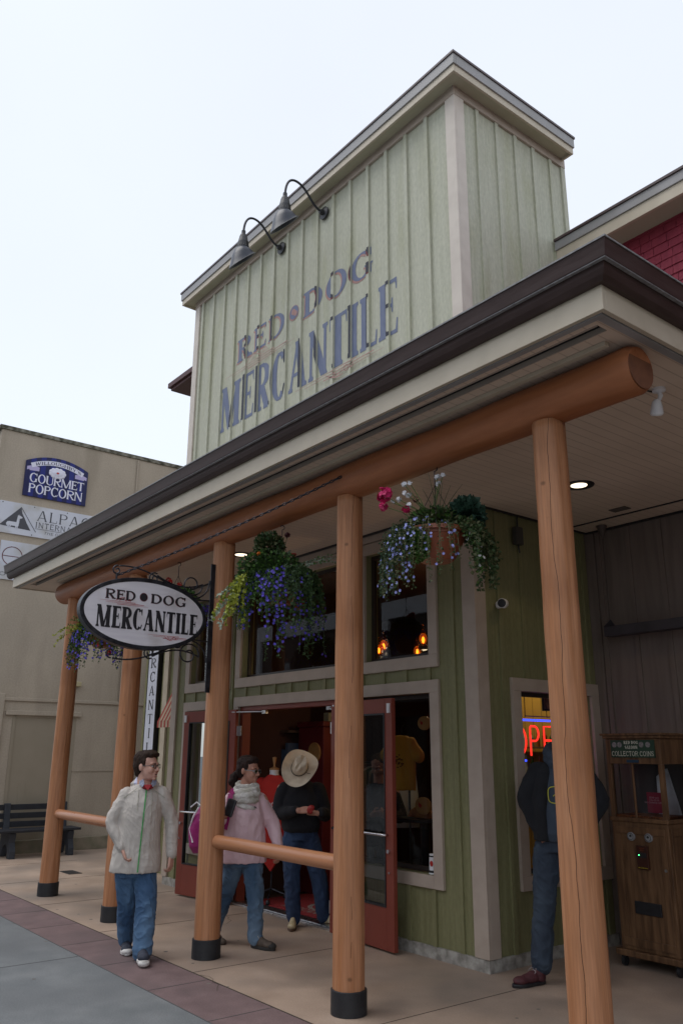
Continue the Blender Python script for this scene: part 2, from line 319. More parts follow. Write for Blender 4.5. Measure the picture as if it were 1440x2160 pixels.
def glyph(ch, w, T, t, sf):
    sh = t*.8; P = []
    def serif(x, y, up, ww=None):      # slab with brackets at a stem end
        ww = ww if ww is not None else T
        if sf <= 0: return
        y0, y1 = (y, y+sh) if up else (y-sh, y)
        P.append(rect(x-ww/2-sf, x+ww/2+sf, y0, y1)); b = sf*.8; yy = y1 if up else y0; s_ = 1 if up else -1
        P.append([(x-ww/2-b*.7, yy), (x+ww/2+b*.7, yy), (x+ww/2, yy+s_*b), (x-ww/2, yy+s_*b)])
    def stem(x, ww=None, y0=0, y1=1, top=True, bot=True):
        ww = ww if ww is not None else T
        P.append(rect(x-ww/2, x+ww/2, y0, y1))
        if bot: serif(x, y0, True, ww)
        if top: serif(x, y1, False, ww)
    l = sf+T/2
    if ch in 'EFL':
        stem(l)
        if ch == 'E' or ch == 'F':
            P.append(rect(l, w, 1-t, 1)); P.append([(w-t*.9, 1), (w, 1), (w, 1-.22), (w-t*.3, 1-.22)])
            P.append(rect(l, w*.78, .5, .5+t)); P.append([(w*.78-t*.6, .5-.08), (w*.78, .5-.1), (w*.78, .5+t+.1), (w*.78-t*.6, .5+t+.08)])
        if ch in 'EL': P.append(rect(l, w, 0, t)); P.append([(w-t*.9, 0), (w, 0), (w+.02, .26), (w-t*.2, .26)])
    elif ch == 'I': stem(w/2)
    elif ch == 'T':
        stem(w/2, top=False); P.append(rect(0, w, 1-t, 1))
        P.append([(0, 1), (t*.9, 1), (t*.3, .76), (0, .76)]); P.append([(w-t*.9, 1), (w, 1), (w, .76), (w-t*.3, .76)])
    elif ch == 'H':
        stem(l); stem(w-l); P.append(rect(l, w-l, .47, .47+t))
    elif ch == 'M':
        tt = t*1.3; a, b = sf+tt/2, w-sf-T/2
        stem(a, tt); stem(b); P.append(diag(a+T*.15, 1, w/2, 0, T)); P.append(diag(b-T*.1, 1, w/2+T*.1, 0, tt))
    elif ch == 'N':
        tt = t*1.3; a, b = sf+tt/2, w-sf-tt/2
        stem(a, tt); stem(b, tt, bot=False); P.append(diag(a+T*.1, 1, b-T*.12, 0, T*1.05))
    elif ch == 'A':
        P.append(diag(w*.5-t*.3, 1, sf+t/2, 0, t*1.2)); P.append(diag(w*.5, 1, w-sf-T/2, 0, T)); P.append(rect(w*.24, w*.76, .28, .28+t))
        serif(sf+t/2, 0, True, t); serif(w-sf-T/2, 0, True)
    elif ch == 'V' or ch == 'Y' or ch == 'W':
        if ch == 'V': P.append(diag(sf+T/2, 1, w/2, 0, T)); P.append(diag(w-sf-t/2, 1, w/2+t*.3, 0, t*1.2)); serif(sf+T/2, 1, False); serif(w-sf-t/2, 1, False, t)
        if ch == 'Y':
            P.append(diag(sf+T/2, 1, w/2, .45, T)); P.append(diag(w-sf-t/2, 1, w/2+t*.3, .45, t*1.2)); P.append(rect(w/2-T/2, w/2+T/2, 0, .47)); serif(w/2, 0, True); serif(sf+T/2, 1, False); serif(w-sf-t/2, 1, False, t)
        if ch == 'W':
            P.append(diag(sf+T/2, 1, w*.3, 0, T)); P.append(diag(w*.5, 1, w*.3+t*.3, 0, t*1.2)); P.append(diag(w*.5, 1, w*.7, 0, T)); P.append(diag(w-sf-t/2, 1, w*.7+t*.3, 0, t*1.2)); serif(sf+T/2, 1, False); serif(w-sf-t/2, 1, False, t)
    elif ch in 'RPB':
        stem(l); bw = w-l-(0 if ch != 'R' else sf*.6); h = .46 if ch == 'B' else .52
        y0 = 1-h; r = h/2; f_ = .35*bw
        P.append(rect(l, l+f_, 1-t, 1)); P.append(rect(l, l+f_, y0, y0+t)); P += ring(l+f_, y0+r, bw-f_, r, T*.95, t, -90, 90)
        if ch == 'R': P.append(diag(l+bw*.3, y0+t*.6, w-T*.45, 0, T)); serif(w-T*.45, 0, True)
        if ch == 'B': h2 = 1-h+t; P.append(rect(l, l+f_, 0, t)); P += ring(l+f_, h2/2, bw-f_, h2/2, T, t, -90, 90)
    elif ch == 'D':
        stem(l); f_ = .25*(w-l); P.append(rect(l, l+f_, 1-t, 1)); P.append(rect(l, l+f_, 0, t)); P += ring(l+f_, .5, w-l-f_, .5, T, t, -90, 90, 26)
    elif ch == 'O' or ch == 'Q': P += ring(w/2, .5, w/2, .515, T, t, 0, 360, 36)
    elif ch in 'CG':
        P += ring(w/2, .5, w/2, .515, T, t, 48, 312, 30); P.append([(w*.80, .98), (w*.93, .98), (w*.93, .68), (w*.87, .70), (w*.80, .86)])
        if ch == 'C': P.append([(w*.80, .1), (w*.86, .02), (w*.97, .24), (w*.90, .27)])
        else: P.append(rect(w*.93-T, w*.93, .04, .42)); P.append(rect(w*.93-T-sf, w*.93+sf*.8, .42-sh, .42))
    elif ch == 'U':
        tt = t*1.3; P.append(rect(l-T/2, l+T/2, .3, 1)); P.append(rect(w-sf-tt, w-sf, .3, 1)); serif(l, 1, False); serif(w-sf-tt/2, 1, False, tt)
        cx = (sf+w-sf)/2; P += ring(cx, .32, (w-2*sf)/2, .335, T*.9, t, 180, 300, 16); P += ring(cx, .32, (w-2*sf)/2, .335, tt, t, 300, 360, 6)
    elif ch == 'S':
        pts = []; ws = []
        for i in range(13): a = R(30+i*20); pts.append((w/2+(w/2-t*.6)*cos(a), .74+(.26-t*.5)*sin(a))); ws.append(t+(T-t)*max(0, sin(R((i-3)*12)))if i > 3 else t)
        for i in range(13): a = R(90-i*20); pts.append((w/2+(w/2-t*.6)*cos(a), .26+(.26-t*.5)*sin(a))); ws.append(t+(T-t)*max(0, cos(R(i*14)))if i < 7 else t)
        P += ribbon(pts, ws)
        P.append([(w*.82, .97), (w*.93, .97), (w*.93, .7), (w*.87, .7)]); P.append([(w*.06, .03), (w*.16, .03), (w*.12, .3), (w*.06, .3)])
    elif ch == "'": P.append([(w*.2, 1), (w*.8, 1), (w*.5, .72)])
    elif ch == 'e':
        P += ring(w/2, .5, w/2, .5, T, T, 0, 315, 34); P.append(rect(T*.5, w-T*.02, .5-T, .5))
    elif ch == '&':
        P += ring(w*.45, .76, w*.2, .24, t, t, 0, 360, 16); P += ring(w*.4, .27, w*.4, .27, t, t, 60, 360, 20); P.append(diag(w*.33, .62, w*.95, 0, t*1.3))
    elif ch == '.': P += ring(w/2, .1, w*.5, .1, w*.5, .1, 0, 360, 10)
    elif ch == '-': P.append(rect(0, w, .45, .45+t))
    elif ch == '*': P += ring(w/2, .5, w/2, .5, w/2, .5, 0, 360, 28)
    return P
WID = dict(I=.42, M=1.3, W=1.35, N=.98, O=1.0, G=1.0, C=.92, D=.98, A=1.0, T=.86, E=.78, L=.74, R=.95, P=.82, B=.86, U=.96, S=.70, H=1.02, Y=.95)
WID["'"] = .3; WID['&'] = 1.0; WID['e'] = 1.0; WID['.'] = .2; WID['-'] = .35
def rows(polys, n, y0=-.03, y1=1.03):
    out = []
    for k in range(n):
        a, b = y0+(y1-y0)*k/n, y0+(y1-y0)*(k+1)/n; y = (a+b)/2; iv = []
        for p in polys:
            xs = []
            for i in range(len(p)):
                (xa, ya_), (xb, yb) = p[i], p[(i+1) % len(p)]
                if (ya_ <= y) != (yb <= y): xs.append(xa+(y-ya_)/(yb-ya_)*(xb-xa))
            xs.sort()
            for i in range(0, len(xs)-1, 2): iv.append((xs[i], xs[i+1]))
        iv.sort(); mg = []
        for i in iv:
            if mg and i[0] <= mg[-1][1]+1e-6: mg[-1] = (mg[-1][0], max(mg[-1][1], i[1]))
            else: mg.append(i)
        for i in mg: out.append((i[0], i[1], a, b))
    return out
def layout(text, T, t, sf, gap=.12, cond=1.0, space=.45):
    """-> list of (x offset, width, char), total width, in units of letter height"""
    x = 0; L = []
    for ch in text:
        if ch == ' ': x += space*cond; continue
        if ch == '*': L.append((x, .42, ch)); x += .42+gap; continue
        w_ = WID[ch]*cond; L.append((x, w_, ch)); x += w_+gap
    return L, x-gap
def letters(mb, text, fn, T=.2, t=.07, sf=.06, gap=.12, cond=1.0, n=30, mi=0, split=None, space=.45, italic=0):
    """fn(u, v) maps (0..1 along the text, 0..1 up) to 3D; split(u0,u1)-> pieces [(a,b,mi,fn)]"""
    L, W = layout(text, T, t, sf, gap, cond, space)
    for x, w_, ch in L:
        if ch == '*':
            k = [[(a, b) for a, b in p] for p in ring(.21, .5, .21, .24, .21, .24, 0, 360, 24)]
        else: k = glyph(ch, w_, T, t, sf)
        for (a, b, c, d) in rows(k, n):
            ua, ub = (x+a)/W, (x+b)/W; sk = italic*(c+d)/2/W; ua += sk; ub += sk
            if split:
                for (p, q, mi_, f_) in split(ua, ub): mb.quad(f_(p, c), f_(q, c), f_(q, d), f_(p, d), mi_)
            else: mb.quad(fn(ua, c), fn(ub, c), fn(ub, d), fn(ua, d), mi)
    return W
def plane_fn(o, u, v): o, u, v = Vector(o), Vector(u), Vector(v); return lambda a, b: tuple(o+u*a+v*b)
# ================================================================ ground
M_street = pmat('grey street concrete', (.135, .147, .153), (.205, .214, .218), grain=.16, gs=90, scale=3, rough=.85, bump=.6, bscale=160, c3=(.125, .132, .138), s3=.8, f3=(.42, .72), detail=12, lo=.3, hi=.7)
M_band = pmat('plum paver concrete', (.135, .088, .088), (.195, .130, .128), grain=.18, gs=90, scale=5, rough=.85, bump=.6, bscale=150, c3=(.11, .08, .08), s3=1.2, detail=12, lo=.3, hi=.7)
M_walk = pmat('tan boardwalk concrete', (.31, .225, .168), (.44, .33, .255), grain=.08, gs=70, scale=2.2, rough=.6, bump=.2, bscale=60, c3=(.20, .165, .14), s3=.8, f3=(.42, .72), detail=10, lo=.3, hi=.72)
M_joint = pmat('joint', (.065, .048, .036), rough=.9)
struct(MB().box(-250, 250, -250, -2.47, -.05, 0).build('street', M_street))
struct(MB().box(-250, 250, -2.47, -1.94, -.05, 0).build('paver_band', M_band))
struct(MB().box(-250, 250, -1.94, 250, -.05, 0).build('walkway', M_walk))
mb = MB()
for x in (-9.1, -7.2, -5.3, -3.45, -1.5, .45, 2.4): mb.box(x-.003, x+.003, -1.93, -.01, .0, .002)
mb.box(-11, 4, -1.943, -1.935, 0, .004)
struct(mb.build('walkway_joints', M_joint))
mb = MB()
for i in range(16): x = -9.6+i*.93; mb.box(x-.003, x+.003, -2.465, -1.945, .0, .002)
mb.box(-11, 4, -2.474, -2.466, 0, .003)
for x in (-6.1, -2.6, 1.0): mb.box(x-.003, x+.003, -9, -2.48, 0, .002)
struct(mb.build('street_joints', pmat('joint dark', (.085, .08, .08), rough=.9)))
tag(MB().box(-7.95, -7.55, -.72, -.52, .0, .006).build('floor_grate', M_black), 'small dark rectangular drain grate set in the walkway beyond the posts', 'grate')

# ================================================================ the green false-front shop
XL = -5.95
shop = thing('shop_building', 'green board-and-batten shop with tall sage false front, beige trim and red doors', 'building')
H1 = 4.06
holes = [(-5.47, -4.45, .57, 2.29), (-5.47, -4.45, 2.66, 3.82), (-4.1, -1.97, -1, 2.31), (-1.85, -.6, .68, 2.31), (-4.08, -1.9, 2.66, 3.82), (-1.57, -.6, 2.66, 3.82)]
casings = [(-5.59, -4.33, .45, 2.41), (-5.59, -4.33, 2.54, 3.94), (-4.215, -.48, .57, 2.42), (-4.215, -.48, 2.54, 3.94)]
mb = MB(); wallgrid(mb, XL, 0, .1, H1, holes, 0, .16)
def battens(mb, xs, z0, z1, blocks, y, w=.05, t=.02, ax='y'):
    for x in xs:
        segs = [(z0, z1)]
        for (a, b, c, d) in blocks:
            if a-.02 < x < b+.02:
                ns = []
                for s0, s1 in segs:
                    if c > s0: ns.append((s0, min(s1, c)))
                    if d < s1: ns.append((max(s0, d), s1))
                segs = [q for q in ns if q[1]-q[0] > .02]
        for s0, s1 in segs:
            if ax == 'y': mb.box(x-w/2, x+w/2, y-t, y+.001, s0, s1)
            else: mb.box(y-.001, y+t, x-w/2, x+w/2, s0, s1)
blk = [(-5.59, -4.33, .45, 2.41), (-5.59, -4.33, 2.54, 9), (-4.215, -.48, 2.54, 9), (-4.215, -1.97, -1, 2.42), (-1.97, -.48, .57, 2.42)]
battens(mb, [-.285-.335*k for k in range(17)], .1, H1, blk, 0)
sw = MB(); wallgrid(sw, .16, 2.1, .1, H1, [(.55, 1.65, .7, 2.31)], -.16, 0, ax='x')
k = len(mb.v); mb.v += sw.v; mb.f += [tuple(i+k for i in f) for f in sw.f]; mb.mi += sw.mi
battens(mb, [.33+.34*k for k in range(5)], .1, H1, [(.43, 1.77, .583, 2.43)], 0, ax='x')
mb.build('wall', M_green, shop)
mb = MB(); mb.box(XL, -4.1, -.022, .1, 0, .099); mb.box(-1.97, .022, -.022, .1, 0, .099); mb.box(-.1, .022, .102, 1.8, 0, .099)
mb.build('foundation', M_found, shop, split=True)
# tower (false front)
tw = MB(); tw.box(XL, 0, 0, 1.97, H1+.004, 9.02)
xb = [-.44-.352*k for k in range(16)]
for x in xb: tw.box(x-.026, x+.026, -.030, .001, H1+.3, 8.9)
yb = [.36+.332*k for k in range(5)]
for y in yb: tw.box(-.001, .022, y-.026, y+.026, H1+.3, 8.9)
tw.build('false_front', M_tower, shop)
mb = MB(); mb.box(-.118, .028, -.028, .0, H1+.2, 8.88); mb.box(0, .028, 0, .13, H1+.2, 8.88); mb.build('corner_trim', M_trimT, shop, bevel=.004)
mb = MB(); mb.box(XL-.028, XL+.12, -.028, 0, H1+.2, 8.88); mb.box(XL-.028, XL, 0, .13, H1+.2, 8.88); mb.build('corner_trim', M_trimT, shop, bevel=.004)
mb = MB(); mb.box(0, .024, 1.90, 1.975, H1+.2, 8.88); mb.build('corner_trim', M_tower, shop)
mb = MB(); mb.box(XL-.03, .03, -.035, 0, 8.88, 9.0); mb.box(0, .032, 0, 1.975, 8.88, 9.0); mb.build('frieze', M_trim, shop, bevel=.004)
o_ = .2
mb = MB(); mb.box(XL-o_+.02, o_-.02, -o_+.02, 1.925, 8.995, 9.04); mb.build('eave_soffit', pmat('tower soffit', (.42, .39, .27), (.46, .43, .31), scale=4, rough=.6), shop)
def rim(mb, e, z0, z1, th=.03):
    x0, x1, y0, y1 = XL-e, e, -e, 1.93+(.01 if e > .2 else 0)
    mb.box(x0, x1, y0, y0+th, z0, z1); mb.box(x1-th, x1, y0+th, y1, z0, z1); mb.box(x0, x0+th, y0+th, y1, z0, z1); mb.box(x0+th, x1-th, y1-th, y1, z0, z1)
mb = MB(); rim(mb, o_, 8.965, 9.065); mb.build('eave_fascia', M_trimL, shop, bevel=.004)
mb = MB(); rim(mb, o_+.018, 9.055, 9.185, .045); mb.build('eave_flashing', M_grey, shop, bevel=.004)
MB().box(XL-o_-.035, o_+.03, -o_-.03, 1.95, 9.186, 9.215).build('roof_cap', M_dkcap, shop)
# lower corner boards and casings
mb = MB(); mb.box(-.135, .03, -.03, 0, .102, H1-.01); mb.box(.0, .03, 0, .12, .102, H1-.01); mb.build('corner_board', M_trim, shop, bevel=.003)
mb = MB(); mb.box(XL-.03, XL+.12, -.03, 0, .102, H1-.01); mb.box(XL-.03, XL, 0, .12, .102, H1-.01); mb.build('corner_board', M_trim, shop, bevel=.003)
MB().box(XL+.13, -.14, -.028, 0, 3.95, H1-.006).build('head_trim', M_trim, shop, bevel=.003)
def window(par, name, x0, x1, z0, z1, w=.12, ax='y', y=0, gl=None, sides='lrtb', inner=M_maroon, s=1, lab=None, deep=.1):
    mb = MB(); a, b = (y-.035, y) if s > 0 else (y, y+.035); frame(mb, x0, x1, z0, z1, w, a, b, ax, sides=sides)
    o = mb.build(name, M_trim, par, bevel=.004)
    gx = gl or [(x0+w, x1-w)]
    for (p, q) in gx:
        mi = MB(); d0, d1 = (y+deep-.03, y+deep+.01) if s > 0 else (y-deep-.01, y-deep+.03)
        frame(mi, p, q, z0+w, z1-w, .04, d0, d1, ax); mi.build('sash', inner, o)
        g = MB(); yy = (d0+d1)/2
        if ax == 'y': g.quad((p+.04, yy, z0+w+.04), (q-.04, yy, z0+w+.04), (q-.04, yy, z1-w-.04), (p+.04, yy, z1-w-.04))
        else: g.quad((yy, p+.04, z0+w+.04), (yy, q-.04, z0+w+.04), (yy, q-.04, z1-w-.04), (yy, p+.04, z1-w-.04))
        g.build('glass_pane', M_glass, o)
    return o
M_sashd = pmat('dark bronze sash', (.03, .022, .02), rough=.4)
M_sasht = pmat('taupe sash', (.20, .16, .13), rough=.5)
window(shop, 'window', -5.59, -4.33, .45, 2.41, inner=M_sasht)
window(shop, 'window', -5.59, -4.33, 2.54, 3.94, inner=M_sasht)
o = window(shop, 'transom_window', -4.215, -.48, 2.54, 3.94, gl=[(-4.08, -1.9), (-1.57, -.6)], inner=M_sashd)
MB().box(-1.9, -1.57, -.033, 0, 2.66, 3.82).build('mullion', M_trim, o)
o = window(shop, 'display_window', -4.215, -.48, .57, 2.42, gl=[(-1.85, -.6)], sides='rt', inner=M_sashd)
mb = MB(); mb.box(-4.215, -4.1, -.035, 0, .02, 2.3); mb.box(-1.97, -1.85, -.035, 0, .02, 2.3); mb.box(-1.85, -.6, -.035, 0, .57, .68); mb.build('door_casing', M_trim, shop, bevel=.004, split=True)
MB().box(-1.9, -.55, -.0, .13, .655, .676).build('window_sill', M_trim, shop)
o = window(shop, 'side_window', .43, 1.77, .583, 2.43, ax='x', y=0, s=-1, inner=M_sashd)
# door frame, threshold
mb = MB(); mb.box(-4.09, -1.98, .0, .12, 2.245, 2.308); mb.box(-4.095, -4.03, .0, .12, 0.01, 2.245); mb.box(-2.04, -1.975, .0, .12, 0.01, 2.245)
mb.build('door_frame', M_red, shop, bevel=.003)
mb = MB(); mb.box(-4.1, -1.97, -.06, .16, .0, .022); mb.box(-4.1, -1.97, -.015, .0, .022, .03); mb.build('threshold', M_steel, shop, bevel=.003)
def door(name, hx, ang, sgn):
    """leaf hinged at hx, opened by ang from the wall; sgn=-1 runs to -x"""
    W, HH = 1.06, 2.24
    d = bpy.data.objects.new(name, None); COL.objects.link(d); d.parent = shop; d.location = (hx, -.10, .018)
    d.rotation_euler = (0, 0, ang)
    f = MB(); s = sgn
    def bx(a, b, y0, y1, z0, z1): f.box(min(s*a, s*b), max(s*a, s*b), y0, y1, z0, z1)
    st = .115
    bx(0, st, -.045, 0, 0, HH); bx(W-st, W, -.045, 0, 0, HH); bx(st, W-st, -.045, 0, HH-.14, HH); bx(st, W-st, -.045, 0, 0, .36)
    f.build('leaf_frame', M_red, d, bevel=.004)
    g = MB(); g.quad((s*st, -.022, .36), (s*(W-st), -.022, .36), (s*(W-st), -.022, HH-.14), (s*st, -.022, HH-.14)); g.build('glass_pane', M_glassd, d)
    mb = MB(); a, b = s*st, s*(W-st); x0, x1 = min(a, b), max(a, b)
    frame(mb, x0-.001, x1+.001, .359, HH-.139, .014, -.052, -.002); mb.build('glazing_bead', M_black, d)
    h = MB(); z = .99
    h.tube([(s*.10, -.05, z), (s*.10, -.085, z), (s*.12, -.10, z), (s*(W-.10), -.10, z-.004), (s*(W-.08), -.085, z-.004), (s*(W-.08), -.05, z-.004)], .013, 10)
    h.build('push_bar', M_chrome, d, smooth=True)
    h = MB(); h.lathe([(.018, -.07), (.018, -.045)], (s*(W-.055), 0, .845), ax='y', n=14); h.lathe([(.009, -.062), (.009, -.045)], (s*(W-.05), 0, .66), ax='y', n=10); h.build('lock_cylinder', M_chrome, d, split=True)
    h = MB()
    x0 = s*(W-.06); h.box(min(x0, x0+s*.035), max(x0, x0+s*.035), -.062, -.045, HH-.14, HH-.05); h.build('door_sensor', M_white, d)
    h = MB()
    for z in (.22, 1.98): h.tube([(0, -.01, z-.06), (0, -.01, z+.06)], .012, 8); h.box(min(0, -s*.07), max(0, -s*.07), -.006, 0, z-.06, z+.06)
    h.build('hinge', M_steel, d, split=True)
    return d
door('left_door', -3.97, R(9), -1)
door('right_door', -1.99, R(-4), 1)
mb = MB(); mb.box(-3.62, -3.54, .02, .06, 2.20, 2.24); mb.tube([(-4.03, -.16, 2.225), (-3.58, .03, 2.225)], .008, 8); mb.build('door_closer', M_steel, shop)
mb = MB(); mb.box(-2.3, -2.2, .02, .06, 2.20, 2.24); mb.tube([(-1.94, -.16, 2.225), (-2.25, .03, 2.225)], .008, 8); mb.build('door_closer', M_steel, shop)
# interior shell
mb = MB()
mb.box(XL+.1, -.17, 5.0, 5.1, 0, 4.0); mb.box(XL+.05, XL+.1, .17, 5.0, 0, 4.0); mb.box(XL+.1, -.17, .17, 5.0, 4.0, 4.04)
mb.box(-.16, -.1, 2.1, 5.1, 0, 4.0)
mb.box(-4.6, -4.5, .3, 1.4, 0, 2.7)
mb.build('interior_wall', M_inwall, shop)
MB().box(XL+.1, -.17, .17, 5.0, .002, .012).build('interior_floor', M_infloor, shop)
mb = MB(); mb.box(-2.6, -.17, 2.5, 2.55, .02, 3.98); mb.build('pine_partition', M_wallwood, shop)
# corrugation of dim display shelving behind the left window
mb = MB()
for z in (.5, 1.0, 1.5, 2.0): mb.box(-5.7, -4.3, .9, 1.15, z, z+.03)
mb.build('shelf', pmat('shelf board', (.10, .06, .04), rough=.6), shop)
mb = MB()
cols = [pmat('goods a', (.25, .06, .05), rough=.6), pmat('goods b', (.35, .33, .30), rough=.6), pmat('goods c', (.06, .09, .15), rough=.6)]
rr = random.Random(3)
for z in (.53, 1.03, 1.53):
    x = -5.65
    while x < -4.4:
        w_ = rr.uniform(.06, .14); mb.box(x, x+w_-.012, .92, 1.1, z, z+rr.uniform(.12, .34), rr.randrange(3)); x += w_
mb.build('shelf_goods', cols, shop, split=True)

# painted sign on the false front: letters lie on boards and on the battens' faces
navyA = pmat('faded blue paint', (.125, .15, .24), (.165, .19, .28), scale=9, st=(3, 3, .6), rough=.7, bump=.2, bscale=50)
navyB = pmat('dark blue paint', (.008, .010, .022), (.015, .017, .03), scale=9, rough=.6)
redA = pmat('faded red paint', (.36, .19, .17), (.42, .25, .215), scale=9, st=(3, 3, .6), rough=.7)
redB = pmat('deep red paint', (.13, .014, .014), rough=.6)
def tower_text(mb, text, x0, x1, z0, z1, mi_face, mi_bat, off=(0, 0), dy=0, **k):
    X = lambda u: x0+off[0]+(x1-x0)*u; Z = lambda v: z0+off[1]+(z1-z0)*v
    fa = lambda u, v: (X(u), -.003-dy, Z(v)); fb = lambda u, v: (X(u), -.0325-dy, Z(v))
    def split(u0, u1):
        xa, xb_ = X(u0), X(u1); cuts = [xa]
        for b in xb:
            for e in (b-.026, b+.026):
                if xa < e < xb_: cuts.append(e)
        cuts.append(xb_); cuts.sort(); out = []
        for p, q in zip(cuts, cuts[1:]):
            c = (p+q)/2; ob = any(abs(c-b) < .026 for b in xb)
            out.append(((p-x0-off[0])/(x1-x0), (q-x0-off[0])/(x1-x0), mi_bat if ob else mi_face, fb if ob else fa))
        return out
    letters(mb, text, fa, split=split, n=44, **k)
mb = MB()
tower_text(mb, "MERCANTILE", -4.98, -1.0, 6.34, 7.05, 0, 1, T=.24, t=.075, sf=.05, gap=.07, cond=.76)
for (txt, a, b) in (("RED", -4.56, -3.32), ("DOG", -2.86, -1.42)):
    tower_text(mb, txt, a, b, 7.33, 7.70, 2, 3, off=(-.022, -.022), dy=0, T=.22, t=.085, sf=.08, gap=.2)
    tower_text(mb, txt, a, b, 7.33, 7.70, 0, 1, dy=.0012, T=.22, t=.085, sf=.08, gap=.2)
def disc(mb, x, z, r, y, mi, n=28): mb.poly([(x+r*cos(2*pi*i/n), y, z+r*sin(2*pi*i/n)) for i in range(n)], mi)
disc(mb, -3.09, 7.52, .115, -.004, 2); disc(mb, -3.085, 7.525, .10, -.0055, 0)
disc(mb, -3.10, 7.54, .045, -.0065, 2); disc(mb, -3.05, 7.50, .04, -.0067, 2)
def flourish(mb, put, x0, x1, z, h, th, mir, mi):
    """long tapering double rule with a small bow of scrolls; put(x,z)->3D"""
    def rib(pts, ws):
        for p in ribbon(pts, ws): mb.poly([put(*q) for q in p], mi)
    L = x1-x0; c = x0+L*(.47 if not mir else .53); s = 1 if not mir else -1
    rib([(x0, z+h*.0*s), (x0+L*.72, z)], [th*.3, th])
    rib([(x0+L*.12, z-h*.22), (x1-L*.1, z-h*.22)], [th*.4, th])
    rib([(x0+L*.35, z-h*.44), (x1, z-h*.44)], [th, th*.25])
    if True:
        a = [(c-L*.16+L*.20*t_, z+s*h*(.08+.62*sin(pi*t_*.62))) for t_ in [i/10 for i in range(11)]]
        rib(a, [th*.6+th*.7*sin(pi*i/10) for i in range(11)])
        a = [(c-L*.08+L*.14*t_, z+s*h*(.1+.42*sin(pi*t_))) for t_ in [i/8 for i in range(9)]]
        rib(a, [th*.8]*9)
        for cx, r in ((c+L*.075, h*.26), (c+L*.13, h*.2)):
            rib([(cx+r*cos(R(q))*(1-q/900), z+s*h*.38+r*sin(R(q))*(1-q/900)) for q in range(-60, 300, 30)], [th*.9]*12)
mbf = MB()
flourish(mb, lambda x, z: (x, -.0335, z), -4.85, -3.0, 7.17, .17, .014, False, 2)
flourish(mb, lambda x, z: (x, -.0335, z), -2.98, -1.2, 6.29, .17, .014, True, 2)
mb.keep = True
mb.build('painted_sign', [navyA, navyB, redA, redB], shop)

# ================================================================ porch
porch = thing('porch', 'long porch canopy with dark gutter carried on five stained log posts and a log beam', 'porch')
px0, px1, py0 = -7.12, 2.97, -2.13
ZS = 4.05
def pad(mb, x0, x1, y0, y1, z0, z1): mb.box(x0, x1, y0, y1, z0, z1)
mb = MB(); mb.box(px0+.03, px1-.03, py0+.03, -1.985, ZS, ZS+.05); mb.box(px0+.03, -6.76, -1.985, -1.90, ZS, ZS+.05); mb.box(2.83, px1-.03, -1.985, -1.90, ZS, ZS+.05)
mb.box(px0+.03, px1-.03, -1.90, -.032, ZS, ZS+.05); mb.box(.032, px1-.03, -.032, 1.8, ZS, ZS+.05); mb.box(px0+.03, XL-.04, -.032, .38, ZS, ZS+.05)
mb.build('soffit', M_soffit, porch)
MB().box(-6.77, 2.84, -1.99, -1.89, ZS+.03, ZS+.045).build('vent_slot', pmat('vent black', (.006, .006, .006), rough=.9), porch)
mb = MB(); mb.box(-6.76, 2.83, -1.989, -1.982, ZS-.006, ZS+.03); mb.box(-6.76, 2.83, -1.903, -1.896, ZS-.006, ZS+.03); mb.build('vent_edge', M_trim, porch)
mb = MB(); mb.box(px0, px1, py0, py0+.03, ZS-.012, ZS+.24); mb.box(px1-.03, px1, py0+.03, 1.8, ZS-.012, ZS+.24); mb.box(px0, px0+.03, py0+.03, .4, ZS-.012, ZS+.24)
mb.build('fascia', M_trimL, porch, bevel=.003)
mb = MB(); mb.box(px0+.034, px1-.034, py0+.032, py0+.07, ZS-.02, ZS-.001); mb.box(px1-.085, px1-.034, py0+.072, 1.8, ZS-.02, ZS-.001); mb.build('drip_flashing', M_grey, porch)
mb = MB(); mb.box(-6.2, 2.75, -1.80, -1.755, ZS-.028, ZS-.001); mb.build('soffit_strip', M_trimL, porch, bevel=.003)
MB().box(.05, px1-.05, 1.42, 1.435, ZS-.012, ZS-.001).build('soffit_joint', M_black, porch)
mb = MB(); mb.box(-5.8, -.14, -.05, -.034, ZS-.024, ZS-.001); mb.box(.034, .05, .12, 1.76, ZS-.02, ZS-.001); mb.box(.05, px1-.05, 1.75, 1.775, ZS-.02, ZS-.001); mb.build('ceiling_cable', M_black, porch)
# K-style gutter: profile swept round the corner
prof = [(.0, -.0), (.03, .0), (.055, .022), (.070, .05), (.078, .080), (.098, .084), (.104, .092), (.112, .13), (.126, .185), (.105, .185), (.10, .16), (.0, .16)]
gz = ZS+.135
def sweep(mb, prof, path, mi=0):
    """path of (corner point, outward x, outward y)"""
    n = len(prof)
    vs = []
    for (x, y, ox, oy) in path:
        for a, h in prof: vs.append((x+ox*a, y+oy*a, gz+h))
    fs = []
    for i in range(len(path)-1):
        for k in range(n): fs.append((i*n+k, i*n+(k+1) % n, (i+1)*n+(k+1) % n, (i+1)*n+k))
    fs += [tuple(range(n)), tuple((len(path)-1)*n+k for k in range(n))]
    mb.add(vs, fs, mi)
mb = MB(); sweep(mb, prof, [(px0-.12, py0, 0, -1), (px1, py0, 1, -1), (px1, 1.8, 1, 0)]); mb.build('gutter', M_gutter, porch)
mb = MB(); sweep(mb, [(.104, .184), (.131, .180), (.131, .190), (.104, .194)], [(px0-.12, py0, 0, -1), (px1, py0, 1, -1), (px1, 1.8, 1, 0)])
sweep(mb, [(.082, .078), (.104, .078), (.106, .083), (.084, .083)], [(px0-.12, py0, 0, -1), (px1, py0, 1, -1), (px1, 1.8, 1, 0)])
mb.build('gutter_lip', M_lip, porch)
